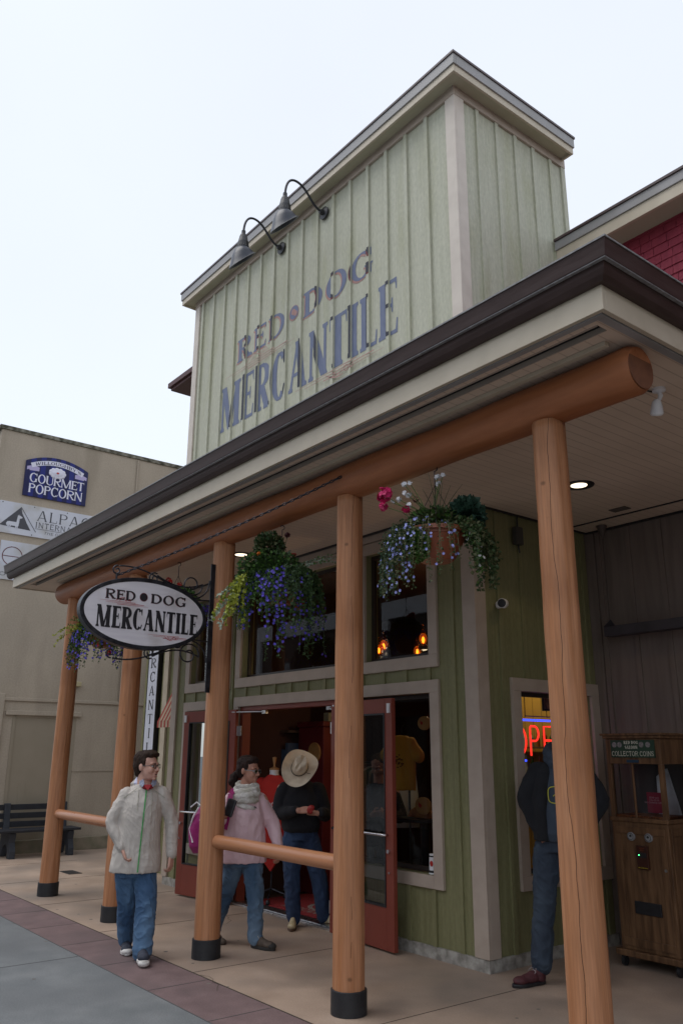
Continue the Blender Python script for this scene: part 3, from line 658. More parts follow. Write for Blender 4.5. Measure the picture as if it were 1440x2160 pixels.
# roof deck
mb = MB(); z0, z1 = ZS+.25, ZS+.62
mb.quad((px0, py0, z0), (px1, py0, z0), (.0, .0, z1), (px0, .0, z1)); mb.quad((px1, py0, z0), (px1, 1.8, z0), (0, 1.8, z1), (0, 0, z1))
mb.quad((px0, py0, z0), (px0, 0, z1), (px0, 0, z0), (px0, py0, z0-.01)); mb.build('roof_deck', M_grey, porch)
# beam
mb = MB(); prf = []
N = 60
pts = []; rs = []
for i in range(N+1):
    x = -6.38+(2.80+6.38)*i/N; pts.append((x, -1.6, 3.902)); rs.append(.148+.010*noise.noise(Vector((x*1.1, 0, 0))))
pts = [(-6.40, -1.6, 3.895)]+pts+[(2.84, -1.6, 3.90)]; rs = [.13]+rs+[.130]
mb.tube(pts, rs, 28); mb.build('beam', M_beam, porch, smooth='auto')
mb = MB(); mb.tube([(2.839, -1.6, 3.90), (2.843, -1.6, 3.90)], [.127, .125], 28); mb.build('beam_end', pmat('darker beam end', (.13, .045, .018), (.17, .062, .026), scale=18, rough=.8), porch)  # end disc in a darker colour than the beam
# posts
def log_mesh(seed, r0, r1, h):
    mb = MB(); vs = []; nr, nz = 40, 60
    for i in range(nz+1):
        z = h*i/nz; r = r0+(r1-r0)*i/nz
        for k in range(nr):
            th = 2*pi*k/nr
            q = Vector((cos(th)*1.6, sin(th)*1.6, z*.55+seed*7)); q2 = Vector((cos(th)*2.6, sin(th)*2.6, z*2.2+seed*13))
            rr_ = r*(1+.05*noise.noise(q)+.045*abs(noise.noise(q2)))
            # draw-knife facets
            rr_ *= 1-.026*abs(sin(th*5.5+1.5*noise.noise(Vector((0, seed, z*.9)))))
            vs.append((rr_*cos(th), rr_*sin(th), z))
    fs = [(i*nr+k, i*nr+(k+1) % nr, (i+1)*nr+(k+1) % nr, (i+1)*nr+k) for i in range(nz) for k in range(nr)]
    fs += [tuple(range(nr))[::-1], tuple(nz*nr+k for k in range(nr))]
    mb.add(vs, fs); return mb
PX = [-5.93, -3.92, -1.885, .138, 2.165]
for i, x in enumerate(PX):
    rz = [1.2, 4.0, 2.9, .6, 0][i]
    o = log_mesh(i+1, .116, .104, 3.77).build('post', M_postE if i == 4 else M_post, porch, smooth=True); o.location = (x, -1.6, 0); o.rotation_euler = (0, 0, rz)
    s = MB(); s.lathe([(.128, 0.002), (.128, .155), (.123, .158), (.09, .158)], n=32); s2 = s.build('post_sleeve', M_dark, o, smooth='auto')
def rail(x0, x1, z):
    mb = MB(); mb.tube([(x0, -1.6, z), (x0+.02, -1.6, z), (x1-.02, -1.6, z-.005), (x1, -1.6, z-.005)], [.04, .058, .058, .052], 20); mb.build('rail', M_rail, porch, smooth='auto')
rail(PX[0]+.11, PX[1]-.1, .975); rail(PX[2]+.10, PX[3]-.1, .965)
# chips of missing paint on the rail
# ================================================================ taupe building behind the alcove
back = thing('rear_building', 'taupe board building behind the porch with a wine red shingled upper wall and deep eave', 'building')
mb = MB(); mb.box(0.002, 7, 1.8, 2.0, 0, 4.6)
battens(mb, [.16+.36*k for k in range(18)], .1, ZS, [], 1.8); mb.box(.004, .12, 1.775, 1.8, .1, ZS)
mb.build('wall', M_taupe, back)
M_shin = pmat('wine red shingle', (.235, .022, .045), (.30, .035, .06), scale=7, st=(3, 3, .7), rough=.7, bump=.4, bscale=60, bst=(6, 6, 1))
mb = MB(); rng = random.Random(11)
mb.box(0.003, 7, 2.02, 2.2, 4.5, 7.5)
z = 4.6; row = 0
while z < 7.42:
    x = .003-.1*(row % 2)
    while x < 7:
        w_ = rng.choice([.12, .15, .18, .14]); t_ = .016+rng.random()*.005; dz = rng.uniform(-.003, .003)
        a, b = max(.003, x+.003), min(7, x+w_-.003)
        if b > a: mb.add([(a, 2.02-t_, z+dz), (b, 2.02-t_, z+dz), (b, 2.018, z+.14), (a, 2.018, z+.14), (a, 2.02, z+dz), (b, 2.02, z+dz)], [(0, 1, 2, 3), (4, 5, 1, 0), (0, 3, 4), (1, 5, 2)])
        x += w_
    z += .108; row += 1
mb.build('shingle_wall', M_shin, back)
mb = MB(); mb.box(.03, 7, 1.70, 2.02, 7.44, 7.47); mb.build('eave_soffit', pmat('eave soffit paint', (.42, .38, .28), rough=.6), back)
MB().box(.026, 7, 1.66, 1.70, 7.40, 7.545).build('eave_fascia', M_trimL, back, bevel=.003)
MB().box(.024, 7, 1.64, 1.68, 7.545, 7.66).build('eave_flashing', M_grey, back, bevel=.003)
MB().box(.024, 7, 1.62, 2.4, 7.66, 7.69).build('eave_cap', M_dkcap, back)
MB().box(.026, .09, 1.96, 2.03, 6.9, 7.44).build('corner_trim', M_trimL, back)
mb = MB(); mb.box(.05, 6, 1.79, 1.799, 0, .1); mb.build('base_board', M_black, back)

# ================================================================ left wing in shade of the porch end
wing = thing('green_annex', 'narrow green annex wall set back beyond the shop corner at the porch end', 'building')
mb = MB(); mb.box(-7.84, XL-.05, .4, 3.0, 0, 4.04)
for x in (-7.75, -7.66, -7.14, -6.5, -6.2): mb.box(x-.025, x+.025, .38, .401, .1, 4.0)
mb.build('wall', M_green, wing)
mb = MB(); mb.box(-7.09, -6.93, .36, .4, 0.05, 4.0); mb.build('pilaster', M_trimL, wing, bevel=.003)
# striped awning over the annex window
aw = thing('striped_awning', 'small red and cream striped awning jutting out past the shop corner', 'awning', (-6.6, .4, 2.09))
M_awr = pmat('awning red', (.36, .06, .045), (.42, .08, .06), scale=20, rough=.85); M_awc = pmat('awning cream', (.50, .40, .27), (.55, .45, .32), scale=20, rough=.85)
mb = MB(); x0, x1 = .0, .55; n = 10; D = .325; zt, zb_ = .77, .10
for i in range(n):
    a = x0+(x1-x0)*i/n; b = x0+(x1-x0)*(i+1)/n
    mb.prism([(a, -D, zb_), (b, -D, zb_), (b, 0, zt), (a, 0, zt)], (0, 0, -.006), i % 2)
mb.build('canopy', [M_awr, M_awc], aw)
mb = MB(); n = 5
for i in range(n):      # side gusset with slanting stripes
    a, b = i/n, (i+1)/n
    yA, yB = -D*(1-a), -D*(1-b); zA, zB = zb_+(zt-zb_)*0, 0
    lo = lambda q: (x1, -D+D*q, zb_); hi = lambda q: (x1, -D*(1-q)*0-D+D*q+(D-D*q)*1, 0)
    # stripe k runs parallel to the slope: between lines offset along the base
    P = lambda q, t_: (x1+.002, -D+D*q+(0-(-D+D*q))*t_, zb_+(zt-zb_)*(1-q)*t_)
    mb.prism([P(a, 0), P(b, 0), P(b, 1), P(a, 1)], (.006, 0, 0), i % 2)
mb.build('side_panel', [M_awr, M_awc], aw)
mb = MB(); n = 10
for i in range(n):
    a = x0+(x1-x0)*i/n; b = x0+(x1-x0)*(i+1)/n; mb.box(a, b, -D-.008, -D, 0, zb_, i % 2)
n = 5
for i in range(n):
    a = -D+D*i/n; mb.box(x1+.002, x1+.01, a, a+D/n, 0, zb_-.006, i % 2)
mb.build('valance', [M_awr, M_awc], aw)
# vertical board sign
vs_ = thing('vertical_sign', 'tall white board sign with black edge, letters running downwards on the green annex', 'sign', (-7.405, .36, 1.38))
MB().box(-.175, .175, -.035, .038, 0, 2.5).build('panel', lined('white sign boards', (.60, .62, .70), (.34, .36, .42), .085, 0, w=.05, c2=(.66, .68, .76)), vs_)
mb = MB(); mb.box(.176, .20, -.045, .038, -.01, 2.51); mb.box(-.19, -.176, -.04, .038, -.01, 2.51); mb.build('edge_frame', M_black, vs_)
mb = MB()
for i, ch in enumerate("MERCANTILE"):
    z = 3.50-i*.222-1.38
    Wd = WID[ch]*.19
    letters(mb, ch, plane_fn((-.0-Wd/2, -.0375, z), (Wd, 0, 0), (0, 0, .16)), T=.17, t=.08, sf=.08, n=20)
mb.keep = True
mb.build('lettering', M_black, vs_)

# ================================================================ beige concrete building on the left
cb = thing('concrete_building', 'plain beige stucco concrete building with mossy coping at the end of the walkway', 'building')
CX = -10.6
mb = MB(); wallgrid(mb, -1.68, 9, 0, 7.78, [(-.80, .33, -1, 2.33)], -10.9, CX, ax='x'); mb.box(-24, -10.9, -1.68, 9, 0, 7.78); mb.build('wall', M_conc, cb, bevel=.0)
mb = MB(); mb.box(-24, CX+.03, -1.73, 9, 7.78, 7.86); mb.build('coping', M_coping, cb, bevel=.006)
mb = MB(); mb.box(CX, CX+.10, -1.5, 3.2, 0, .22); mb.build('plinth', pmat('plinth', (.27, .225, .165), (.20, .18, .12), scale=6, rough=.9, bump=.3), cb, bevel=.01)
mb = MB(); mb.box(CX, CX+.03, -1.1, 3.2, 2.62, 2.68); mb.box(CX, CX+.05, -1.67, -1.05, 1.2, 2.75); mb.build('string_course', M_conc, cb, bevel=.008)
mb = MB(); mb.box(CX, CX+.06, -1.0, .40, 2.37, 2.45); mb.build('door_hood', M_conc, cb, bevel=.006)
mb = MB(); mb.box(CX-.03, CX-.002, -.80, .33, 0.1, 2.33); mb.box(CX-.04, CX+.012, -.86, -.80, .1, 2.36); mb.box(CX-.02, CX+.004, -.62, -.50, .55, 1.2); mb.build('door', pmat('painted steel door', (.33, .275, .205), (.31, .26, .19), scale=3, rough=.6), cb, bevel=.003)
mb = MB(); mb.box(CX, CX+.012, .33, 3.0, 1.375, 1.395); mb.build('wall_joint', M_conc, cb)
mb = MB(); mb.box(CX, CX+.12, .18, .32, 2.93, 3.02); mb.build('wall_light', pmat('old lamp', (.45, .38, .22), rough=.5), cb, bevel=.01)
# signs on it
sg = thing('popcorn_sign', 'arched deep blue sign with white lettering and a popcorn puff, topmost on the beige wall', 'sign', (CX, -.545, 6.88))
M_blueA = pmat('sign blue', (.012, .02, .19), rough=.35); M_blueB = pmat('sign navy', (.006, .008, .075), rough=.35); M_sw = pmat('sign white', (.75, .74, .85), rough=.4); M_slil = pmat('sign lilac', (.48, .42, .66), rough=.4)
mb = MB(); Wd = .625; n = 26
arc = lambda y: .355+.16*(1-(y/Wd)**2)
for i in range(n):
    a = -Wd+2*Wd*i/n; b = -Wd+2*Wd*(i+1)/n
    mb.prism([(0.0, a, -.36), (0.0, b, -.36), (0.0, b, arc(b)), (0.0, a, arc(a))], (.04, 0, 0), 0 if (i//2) % 2 else 1)
mb.build('panel', [M_blueA, M_blueB], sg)
yz = lambda f: f
def on_x(x, y0, y1, z0, z1): return lambda u, v: (x, y0+(y1-y0)*u, z0+(z1-z0)*v)
mb = MB()
letters(mb, "GOURMET", on_x(.045, -.53, .56, -.07, .115), T=.2, t=.09, sf=.04, gap=.05, n=24)
letters(mb, "POPCORN", on_x(.045, -.53, .54, -.29, -.10), T=.2, t=.09, sf=.04, gap=.05, n=24)
# ribbon banner along the arch
rb = [(-.52+1.04*i/20, .255+.14*(1-((-.52+1.04*i/20)/.55)**2)) for i in range(21)]
for p in ribbon(rb, .095): mb.poly([(.0435, a, b) for a, b in p])
mb.keep = True; o = mb.build('lettering', M_sw, sg)
mb = MB()
for s in (-1, 1):
    mb.poly([(.042, s*.55, .24), (.042, s*.55, .16), (.042, s*.36, .17), (.042, s*.36, .25), (.042, s*.44, .27)][::s]); mb.poly([(.0425, s*.60, .235), (.0425, s*.60, .165), (.0425, s*.50, .20), (.0425, s*.50, .27)][::s])
mb.build('ribbon_tail', M_slil, sg, split=True)
def arcfn(c, w0, w1, hh): 
    def fn(u, v):
        y = c+w0+(w1-w0)*u; return (.047, y, .222+.14*(1-(y/.55)**2)+hh*v)
    return fn
mb = MB(); letters(mb, "WILLOUGHBY'S", arcfn(0, -.45, .47, .062), T=.18, t=.08, sf=.07, gap=.14, n=16); mb.keep = True; mb.build('banner_lettering', pmat('sign ink', (.02, .02, .06), rough=.4), sg)
mb = MB(); rg = random.Random(2)
for i in range(11):
    a = 2*pi*i/11; mb.sphere((.045, .0+.13*cos(a), .20+.075*sin(a)), (.012, .05, .045), 10)
mb.sphere((.05, 0, .2), (.016, .12, .07), 14); mb.build('popcorn_puff', M_sw, sg, smooth=True)
mb = MB(); mb.sphere((.068, 0, .2), (.006, .03, .02), 8); mb.build('rooster_mark', pmat('sign red', (.5, .04, .03), rough=.4), sg)

sg = thing('alpaca_sign', 'long white sign with grey pyramid and animal silhouette, middle of the beige wall', 'sign', (CX, -1.56, 6.03))
M_swh = pmat('sign board white', (.66, .67, .74), (.60, .61, .68), scale=3, rough=.45, c3=(.5, .48, .45), s3=2); M_sgrey = pmat('sign grey ink', (.07, .07, .085), rough=.5)
MB().box(0, .03, 0, 2.2, -.31, .31).build('panel', M_swh, sg)
mb = MB(); X = .033
# pyramid: grey left face, animal cut out is laid over it in white
mb.poly([(X, .03, -.17), (X, .40, .235), (X, .40, -.02), (X, .40, -.19)]); mb.poly([(X, .401, .235), (X, .43, .12), (X, .50, .0), (X, .53, -.06), (X, .62, -.20), (X, .401, -.19)])
for p in ribbon([(.40, .235), (.72, -.215)], .012): mb.poly([(X+.001, a, b) for a, b in p])
letters(mb, "ALPACA", on_x(X, .72, 2.02, .02, .235), T=.14, t=.06, sf=.05, gap=.22, n=24)
letters(mb, "INTERNATIONAL", on_x(X, .70, 2.02, -.115, -.01), T=.15, t=.08, sf=.06, gap=.28, n=16)
mb.box(X-.001, X+.001, .70, 2.02, -.145, -.138)
letters(mb, "THE GOLD STANDARD", on_x(X, .88, 1.9, -.225, -.175), T=.15, t=.08, sf=.05, gap=.3, n=12, italic=.2)
for y in (.05, .65, 1.3, 1.9):
    for z in (-.28, .28): mb.poly([(X, y+.012*cos(a*pi/4), z+.012*sin(a*pi/4)) for a in range(8)])
mb.keep = True; mb.build('lettering', M_sgrey, sg)
mb = MB(); X = .036
anim = [[(.17, -.08), (.36, -.075), (.37, -.16), (.17, -.15)], [(.33, -.15), (.385, -.15), (.40, .06), (.355, .06)], [(.355, .06), (.41, .055), (.445, .035), (.44, .015), (.40, .0)], [(.365, .05), (.38, .05), (.375, .095)], [(.17, -.12), (.21, -.12), (.205, -.20), (.185, -.20)], [(.22, -.14), (.25, -.14), (.235, -.20), (.22, -.20)], [(.32, -.14), (.35, -.14), (.35, -.20), (.335, -.20)], [(.35, -.14), (.375, -.14), (.375, -.20), (.36, -.20)], [(.15, -.12), (.18, -.08), (.185, -.15), (.16, -.16)]]
for r_ in (rows(anim, 60, -.21, .11),):
    for a, b, c, d in r_: mb.quad((X, a, c), (X, b, c), (X, b, d), (X, a, d))
mb.keep = True; mb.build('animal_silhouette', M_swh, sg)

sg = thing('optical_sign', 'white sign with thin maroon round letters, lowest of the signs on the beige wall', 'sign', (CX, -1.45, 5.20))
MB().box(0, .03, 0, 1.9, -.37, .37).build('panel', M_swh, sg)
mb = MB(); X = .033
letters(mb, "e", on_x(X, .04, .42, -.10, .27), T=.04, t=.04, sf=0, n=60)
letters(mb, "&", on_x(X, .53, .72, -.10, .22), T=.06, t=.06, sf=0, n=36)
letters(mb, "e", on_x(X, .85, 1.22, -.10, .27), T=.035, t=.035, sf=0, n=60); mb.keep = True
mb.build('emblem_lettering', pmat('maroon ink', (.12, .012, .02), rough=.4), sg)
mb = MB(); letters(mb, "OPTICAL", on_x(X, .03, 1.2, -.30, -.235), T=.12, t=.09, sf=.0, gap=.7, n=16); mb.keep = True; mb.build('small_lettering', M_sgrey, sg)

# distant dark red eave showing beyond the false front
mb = MB(); de = thing('distant_roof', 'dark maroon roof eave peeking out behind the left edge of the sage false front', 'building')
mb = MB(); mb.box(-11.7, -9.2, 2.32, 6, 10.13, 10.20); mb.box(-11.76, -9.2, 2.26, 6, 10.20, 10.32); mb.build('roof', pmat('maroon roof', (.07, .022, .022), rough=.6), de)
mb = MB(); mb.box(-11.1, -9.2, 3.0, 6, 0, 10.13); mb.build('wall', pmat('far siding', (.25, .22, .2), rough=.8), de)
for o in (de,): pass

# ================================================================ across the street: seen only as reflections in the panes
op = thing('opposite_building', 'brown building with pale concrete band across the street, reflected in the shop windows', 'building')
M_opp = pmat('opposite wall', (.05, .045, .045), (.075, .06, .055), scale=.4, rough=.9)
mb = MB(); mb.box(-40, 8, -34, -22, 0, 8.3); mb.box(-40, 8, -34, -22, 9.2, 10.8); mb.build('wall', M_opp, op)
mb = MB(); mb.box(-40.2, 8.2, -34, -21.8, 8.3, 9.2); 
for i in range(8): mb.box(-39+i*6, -38.2+i*6, -21.99, -21.8, 0, 8.3)
mb.build('concrete_band', pmat('opposite band', (.50, .53, .57), (.58, .6, .63), scale=.5, rough=.8), op)
mb = MB()
for i in range(10):
    mb.box(-37+i*4.5, -35.2+i*4.5, -21.99, -21.96, 4.5, 6.8)
mb.build('window', pmat('opp window', (.16, .18, .21), rough=.2), op)

# unseen building added on the near side, outside the frame, to shade the alcove
nb = thing('added_shade_building', 'unseen taupe building added on the near side of the porch to shade the alcove', 'building')
mb = MB(); mb.box(7.3, 16, -2.4, 14, 0, 6.6); mb.box(7.2, 16.1, -2.5, 14.1, 6.6, 6.9); mb.build('wall', M_taupe, nb)
mb = MB(); frame(mb, -1.2, .2, .0, 2.3, .12, 7.26, 7.3, ax='x'); mb.build('door_frame', M_trim, nb)

# worn details: hairline cracks and gum spots in the paving, conduit and downpipe on the beige wall, nail heads
g = random.Random(17); mb = MB()
def crack(x, y, a, n, z):
    pts = [(x, y)]
    for i in range(n): a += g.uniform(-.7, .7); x += .09*cos(a); y += .09*sin(a); pts.append((x, y))
    for p in ribbon(pts, [.0035+.003*g.random() for _ in pts]): mb.poly([(a_, b_, z) for a_, b_ in p])
crack(-5.3, -3.0, .4, 7, .0022); crack(-.9, -2.05, 2.0, 6, .0022); crack(-2.9, -.9, 2.4, 10, .0022)
mb.keep = True; struct(mb.build('paving_cracks', M_joint))
mb = MB()
for i in range(46):
    x, y, r_ = g.uniform(-7.5, 2.2), g.uniform(-3.6, -.2), g.uniform(.008, .022)
    mb.poly([(x+r_*cos(a)*g.uniform(.8, 1.2), y+r_*sin(a), .0018) for a in [2*pi*k/9 for k in range(9)]])
mb.keep = True; o = mb.build('paving_spots', pmat('gum', (.10, .085, .075), (.20, .18, .16), scale=3, rough=.9)); struct(o)
mb = MB(); mb.tube([(CX+.03, 1.15, 2.7), (CX+.03, 1.15, 7.75)], .018, 8); mb.build('conduit', M_conc, cb)
# ================================================================ fittings
def spiral(c, r0, r1, a0, a1, n=26):
    return [(c[0]+(r0+(r1-r0)*i/n)*cos(R(a0+(a1-a0)*i/n)), c[1]+(r0+(r1-r0)*i/n)*sin(R(a0+(a1-a0)*i/n))) for i in range(n+1)]
# hanging oval sign on its iron bracket, in the plane across the porch (x const)
sx = -1.87
hs = thing('hanging_oval_sign', 'white oval shop sign in a scrolled black iron frame, hung from a middle post', 'sign', (sx, -2.42, 2.965))
ell = lambda a, b, n=72: [(0, a*cos(2*pi*i/n), b*sin(2*pi*i/n)) for i in range(n)]
A_, B_ = .60, .305
M_board = pmat('weathered white board', (.66, .62, .66), (.74, .70, .73), scale=3, st=(1, .7, 7), rough=.5, c3=(.42, .36, .32), s3=2.6, f3=(.52, .85))
mb = MB(); mb.prism([(-.03, y, z) for _, y, z in ell(A_, B_)], (.06, 0, 0)); mb.build('panel', M_board, hs)
mb = MB(); n = 72
vs = []; 
for i in range(n):
    a = 2*pi*i/n
    for (k, d) in ((0, .035), (1, .035), (1, -.045), (0, -.045)):
        aa, bb = (A_-.012, B_-.012) if k == 0 else (A_+.026, B_+.026)
        vs.append((d if k == 0 else d*1.0, aa*cos(a), bb*sin(a)))
fs = [(i*4+k, i*4+(k+1) % 4, ((i+1) % n)*4+(k+1) % 4, ((i+1) % n)*4+k) for i in range(n) for k in range(4)]
mb.add(vs, fs); mb.build('frame', M_iron, hs, bevel=.004)
X = .033
M_ink = pmat('black ink', (.014, .012, .016), rough=.5); M_rink = pmat('red ink', (.45, .04, .045), rough=.5); M_mink = pmat('maroon outline ink', (.12, .012, .02), rough=.5)
mb = MB()
for (txt, a, b, sl) in (("RED", -.40, -.115, -.035), ("DOG", .04, .40, -.0)):
    for dx, mi, xx in ((-.004, 1, X), (0, 0, X+.001)):
        letters(mb, txt, (lambda a, b, dx, xx: lambda u, v: (xx, a+dx+(b-a)*u, .105+dx+.088*v))(a, b, dx, xx), T=.2, t=.085, sf=.07, gap=.14, n=24, mi=mi)
mb.poly([(X, -.035+.040*cos(2*pi*i/24), .150+.040*sin(2*pi*i/24)) for i in range(24)], 1); mb.poly([(X+.001, -.035+.034*cos(2*pi*i/24), .150+.034*sin(2*pi*i/24)) for i in range(24)], 0)
letters(mb, "MERCANTILE", lambda u, v: (X, -.47+1.0*u, -.155+.195*v), T=.25, t=.08, sf=.05, gap=.08, cond=.74, n=44)
flourish(mb, lambda y, z: (X, y, z), -.45, .02,   .085, .055, .0045, False, 2)
flourish(mb, lambda y, z: (X, y, z), .03, .47, -.185, .055, .0045, True, 2)
mb.keep = True; mb.build('lettering', [M_ink, M_mink, M_rink], hs)
# bracket plate on the post and the scrolls
mb = MB(); mb.box(-.0, .012, .665, .715, -.68, .57)
mb.build('bracket_plate', M_iron, hs, bevel=.003)
def scr(mb, pts, r=.0075): mb.tube([(0, a, b) for a, b in pts], r, 8)
mb = MB()
# upper: main bar sweeping from the plate over the sign
def bez(p0, p1, p2, p3, n=20): return [tuple((1-t)**3*a+3*(1-t)**2*t*b+3*(1-t)*t*t*c+t**3*d for a, b, c, d in zip(p0, p1, p2, p3)) for t in [i/n for i in range(n+1)]]
mb_u = MB()
for s in (1, -1):
    Z = lambda L: [(a, s*b) for a, b in L]
    m_ = mb
    scr(m_, Z(spiral((.47, .335), .115, .03, 10, 10-520)))                      # big scroll near the plate
    scr(m_, Z(bez((.66, .40), (.66, .30), (.60, .17), (.36, .20))))
    scr(m_, Z(spiral((.345, .245), .05, .014, -90, 360)))
    scr(m_, Z(bez((.58, .35), (.40, .27), (.25, .30), (.10, .38))))
    scr(m_, Z(spiral((.07, .345), .058, .014, 60, 560)))
    scr(m_, Z(bez((.42, .23), (.20, .30), (.0, .46), (-.28, .42))))
    scr(m_, Z(spiral((-.30, .375), .045, .012, 80, 520)))
    scr(m_, Z(bez((.665, .20), (.6, .20), (.5, .18), (.36, .20))))
mb.build('scrollwork', M_iron, hs, smooth='auto', split=True)
# chain from the sign's outer end up to the beam
def chain(mb, p0, p1, sag=.06, r=.005, L=.038):
    p0, p1 = Vector(p0), Vector(p1); d = (p1-p0).length; n = int(d/L)
    for i in range(n):
        t = (i+.5)/n; c = p0.lerp(p1, t)-Vector((0, 0, sag*4*t*(1-t))); ax = (p1-p0).normalized()
        up = Vector((0, 0, 1)) if i % 2 else ax.cross(Vector((0, 0, 1))).normalized()
        up = (up-ax*up.dot(ax)).normalized()
        mb.tube([c+ax*(L*.62*cos(a*pi/4))+up*(.009*sin(a*pi/4)) for a in range(8)], r, 5, closed=True)
mb = MB(); chain(mb, (0, -.29, .33), (.22-sx, -1.75+2.42, 3.90-2.965), sag=.03); mb.tube([(0, -.30, .29), (0, -.30, .35)], .01, 8)
mb.build('chain', M_iron, hs)

# gooseneck barn lamps on the false front
M_shade = pmat('blue black enamel', (.012, .016, .030), rough=.35, spec=.5)
def barn_lamp(loc, label):
    t = thing('gooseneck_lamp', label, 'lamp', loc, 0, 'gooseneck lamps above the painted sign')
    mb = MB(); mb.lathe([(.09, 0), (.09, -.018), (.04, -.03), (.03, -.08), (.0, -.085)], n=24, ax='y'); mb.build('wall_plate', M_black, t, smooth='auto')
    P = bez((0, -.05, 0), (0, -.22, .02), (0, -.26, .22), (0, -.42, .27))+bez((0, -.42, .27), (0, -.56, .31), (0, -.64, .20), (0, -.64, -.02))[1:]
    MB().tube(P, .016, 10).build('gooseneck_arm', M_black, t, smooth='auto')
    mb = MB(); mb.lathe([(.018, .10), (.028, .09), (.03, .04), (.045, .02), (.075, -.10), (.085, -.20), (.06, -.205)], (0, -.64, -.08), n=24); 
    for i in range(16):
        a = 2*pi*i/16; mb.tube([(.048*cos(a), -.64+.048*sin(a), -.08), (.083*cos(a), -.64+.083*sin(a), -.26)], .005, 5)
    mb.build('socket_housing', M_black, t)
    mb = MB()
    tilt = R(-22)
    pr = [(.07, 0), (.10, -.02), (.15, -.07), (.175, -.14), (.185, -.20), (.20, -.235), (.206, -.237), (.198, -.228), (.178, -.19), (.165, -.13), (.14, -.07), (.09, -.028), (.06, -.02)]
    out_ = [(.06, 0, 0), (.09, -.012, .02), (.125, -.05, .15), (.148, -.10, .4), (.160, -.15, .7), (.175, -.19, .95), (.180, -.20, 1)]
    pr = out_+[(a-.006, b, c) for a, b, c in out_[::-1]]; n_ = 40
    vs = [(r_*cos(2*pi*k/n_), r_*sin(2*pi*k/n_), h_+q_*.95*r_*sin(2*pi*k/n_)) for r_, h_, q_ in pr for k in range(n_)]
    mb.add(vs, [(i*n_+k, i*n_+(k+1) % n_, (i+1)*n_+(k+1) % n_, (i+1)*n_+k) for i in range(len(pr)-1) for k in range(n_)])
    o = mb.build('lamp_shade', M_shade, t, smooth='auto'); o.location = (0, -.64, -.27)
    mb = MB(); mb.tube([(.180*cos(2*pi*k/n_), .180*sin(2*pi*k/n_), -.20+.95*.180*sin(2*pi*k/n_)) for k in range(n_)], .004, 6, closed=True); o2 = mb.build('shade_rim', M_lip, o)
    return t
barn_lamp((-2.39, -.022, 8.70), 'black gooseneck lamp with blue grey shade, nearer the tall corner of the false front')
barn_lamp((-3.41, -.022, 8.70), 'black gooseneck lamp with blue grey shade, farther left along the roof edge')

# ceiling lights, floodlight, camera etc.
def downlight(x, y, label):
    t = thing('ceiling_light', label, 'ceiling light', (x, y, ZS), 0, 'round lights set in the porch ceiling')
    MB().lathe([(.075, -.001), (.075, -.006), (.13, -.010), (.135, -.001)], n=32).build('trim_ring', M_black, t)
    MB().lathe([(.0, -.004), (.072, -.004), (.072, -.007), (0, -.007)], n=28).build('lens', M_ledlamp, t)
    l = bpy.data.lights.new('porch_light', 'SPOT'); l.energy = 6; l.color = (1, .78, .5); l.spot_size = R(110); l.shadow_soft_size = .06
    o = bpy.data.objects.new('lamp_glow', l); COL.objects.link(o); o.parent = t; o.location = (0, 0, -.03)
downlight(1.02, .31, 'lit round ceiling light with black rim beside the nearest post')
downlight(-3.2, -.62, 'lit round ceiling light with black rim behind the blue flower basket')
fl = thing('floodlight', 'white twin floodlight under the porch beside the cut end of the log beam', 'light', (2.58, -.96, ZS)); fl.scale = (.85, .85, .85)
mb = MB(); mb.lathe([(.05, 0), (.05, -.02), (.02, -.03), (.0, -.03)], n=20); mb.tube([(0, 0, -.02), (.01, 0, -.06), (-.01, 0, -.09)], .018, 10); mb.build('mount', M_white, fl, smooth='auto')
mb = MB(); mb.lathe([(.02, .05), (.035, .03), (.045, -.02), (.052, -.06), (.04, -.075), (.0, -.08)], n=22); o = mb.build('lamp_head', M_white, fl, smooth='auto'); o.location = (-.02, -.02, -.14); o.rotation_euler = (R(20), R(20), 0)
MB().tube([(-.05, 0, -.01), (-.12, -.3, -.01), (-.25, -.5, -.02)], .006, 6).build('cable', M_black, fl)
mb = MB(); pts = [(2.70, -1.45, ZS-.012), (2.80, -1.42, ZS-.012), (2.88, -1.30, ZS-.012)]
sc = thing('security_camera', 'white round security camera on the side wall past the corner board', 'camera', (0.02, .30, 3.10))
MB().lathe([(.035, 0), (.035, .03), (.02, .05)], n=16, ax='x').build('mount', M_white, sc, smooth='auto')
hd = Vector((.45, -.85, -.1)).normalized()
mb = MB(); q = hd.to_track_quat('Z', 'Y'); prf = [(.0, -.06), (.035, -.055), (.045, -.03), (.045, .05), (.038, .056)]
mb.lathe(prf, n=22); o = mb.build('housing', M_white, sc, smooth='auto'); o.location = (.09, -.03, 0); o.rotation_euler = q.to_euler()
mb = MB(); mb.lathe([(.040, .055), (.034, .06), (.0, .062)], n=22); mb.build('lens', M_black, o)
bx = thing('junction_box', 'small dark transformer box with dangling cable high on the shaded side wall', 'box', (.03, .6, 3.82))
mb = MB(); mb.box(0, .06, -.05, .05, -.09, .09); mb.build('box', pmat('box grey', (.05, .048, .042), rough=.6), bx, bevel=.005)
MB().tube([(.03, 0, .09), (.03, .0, .18), (.02, .03, .22)], .008, 6).build('cable', M_black, bx); MB().tube([(.03, 0, -.09), (.035, .0, -.13), (.03, .015, -.17)], .008, 6).build('tail', M_black, bx)
MB().box(.70, .85, 1.20, 1.33, ZS-.006, ZS-.001)
tag(MB().box(.72, .90, 1.19, 1.30, ZS-.008, ZS-.001).build('ceiling_grille', pmat('grille grey', (.10, .085, .07), rough=.7)), 'small flat grey grille in the porch ceiling over the alcove', 'grille')
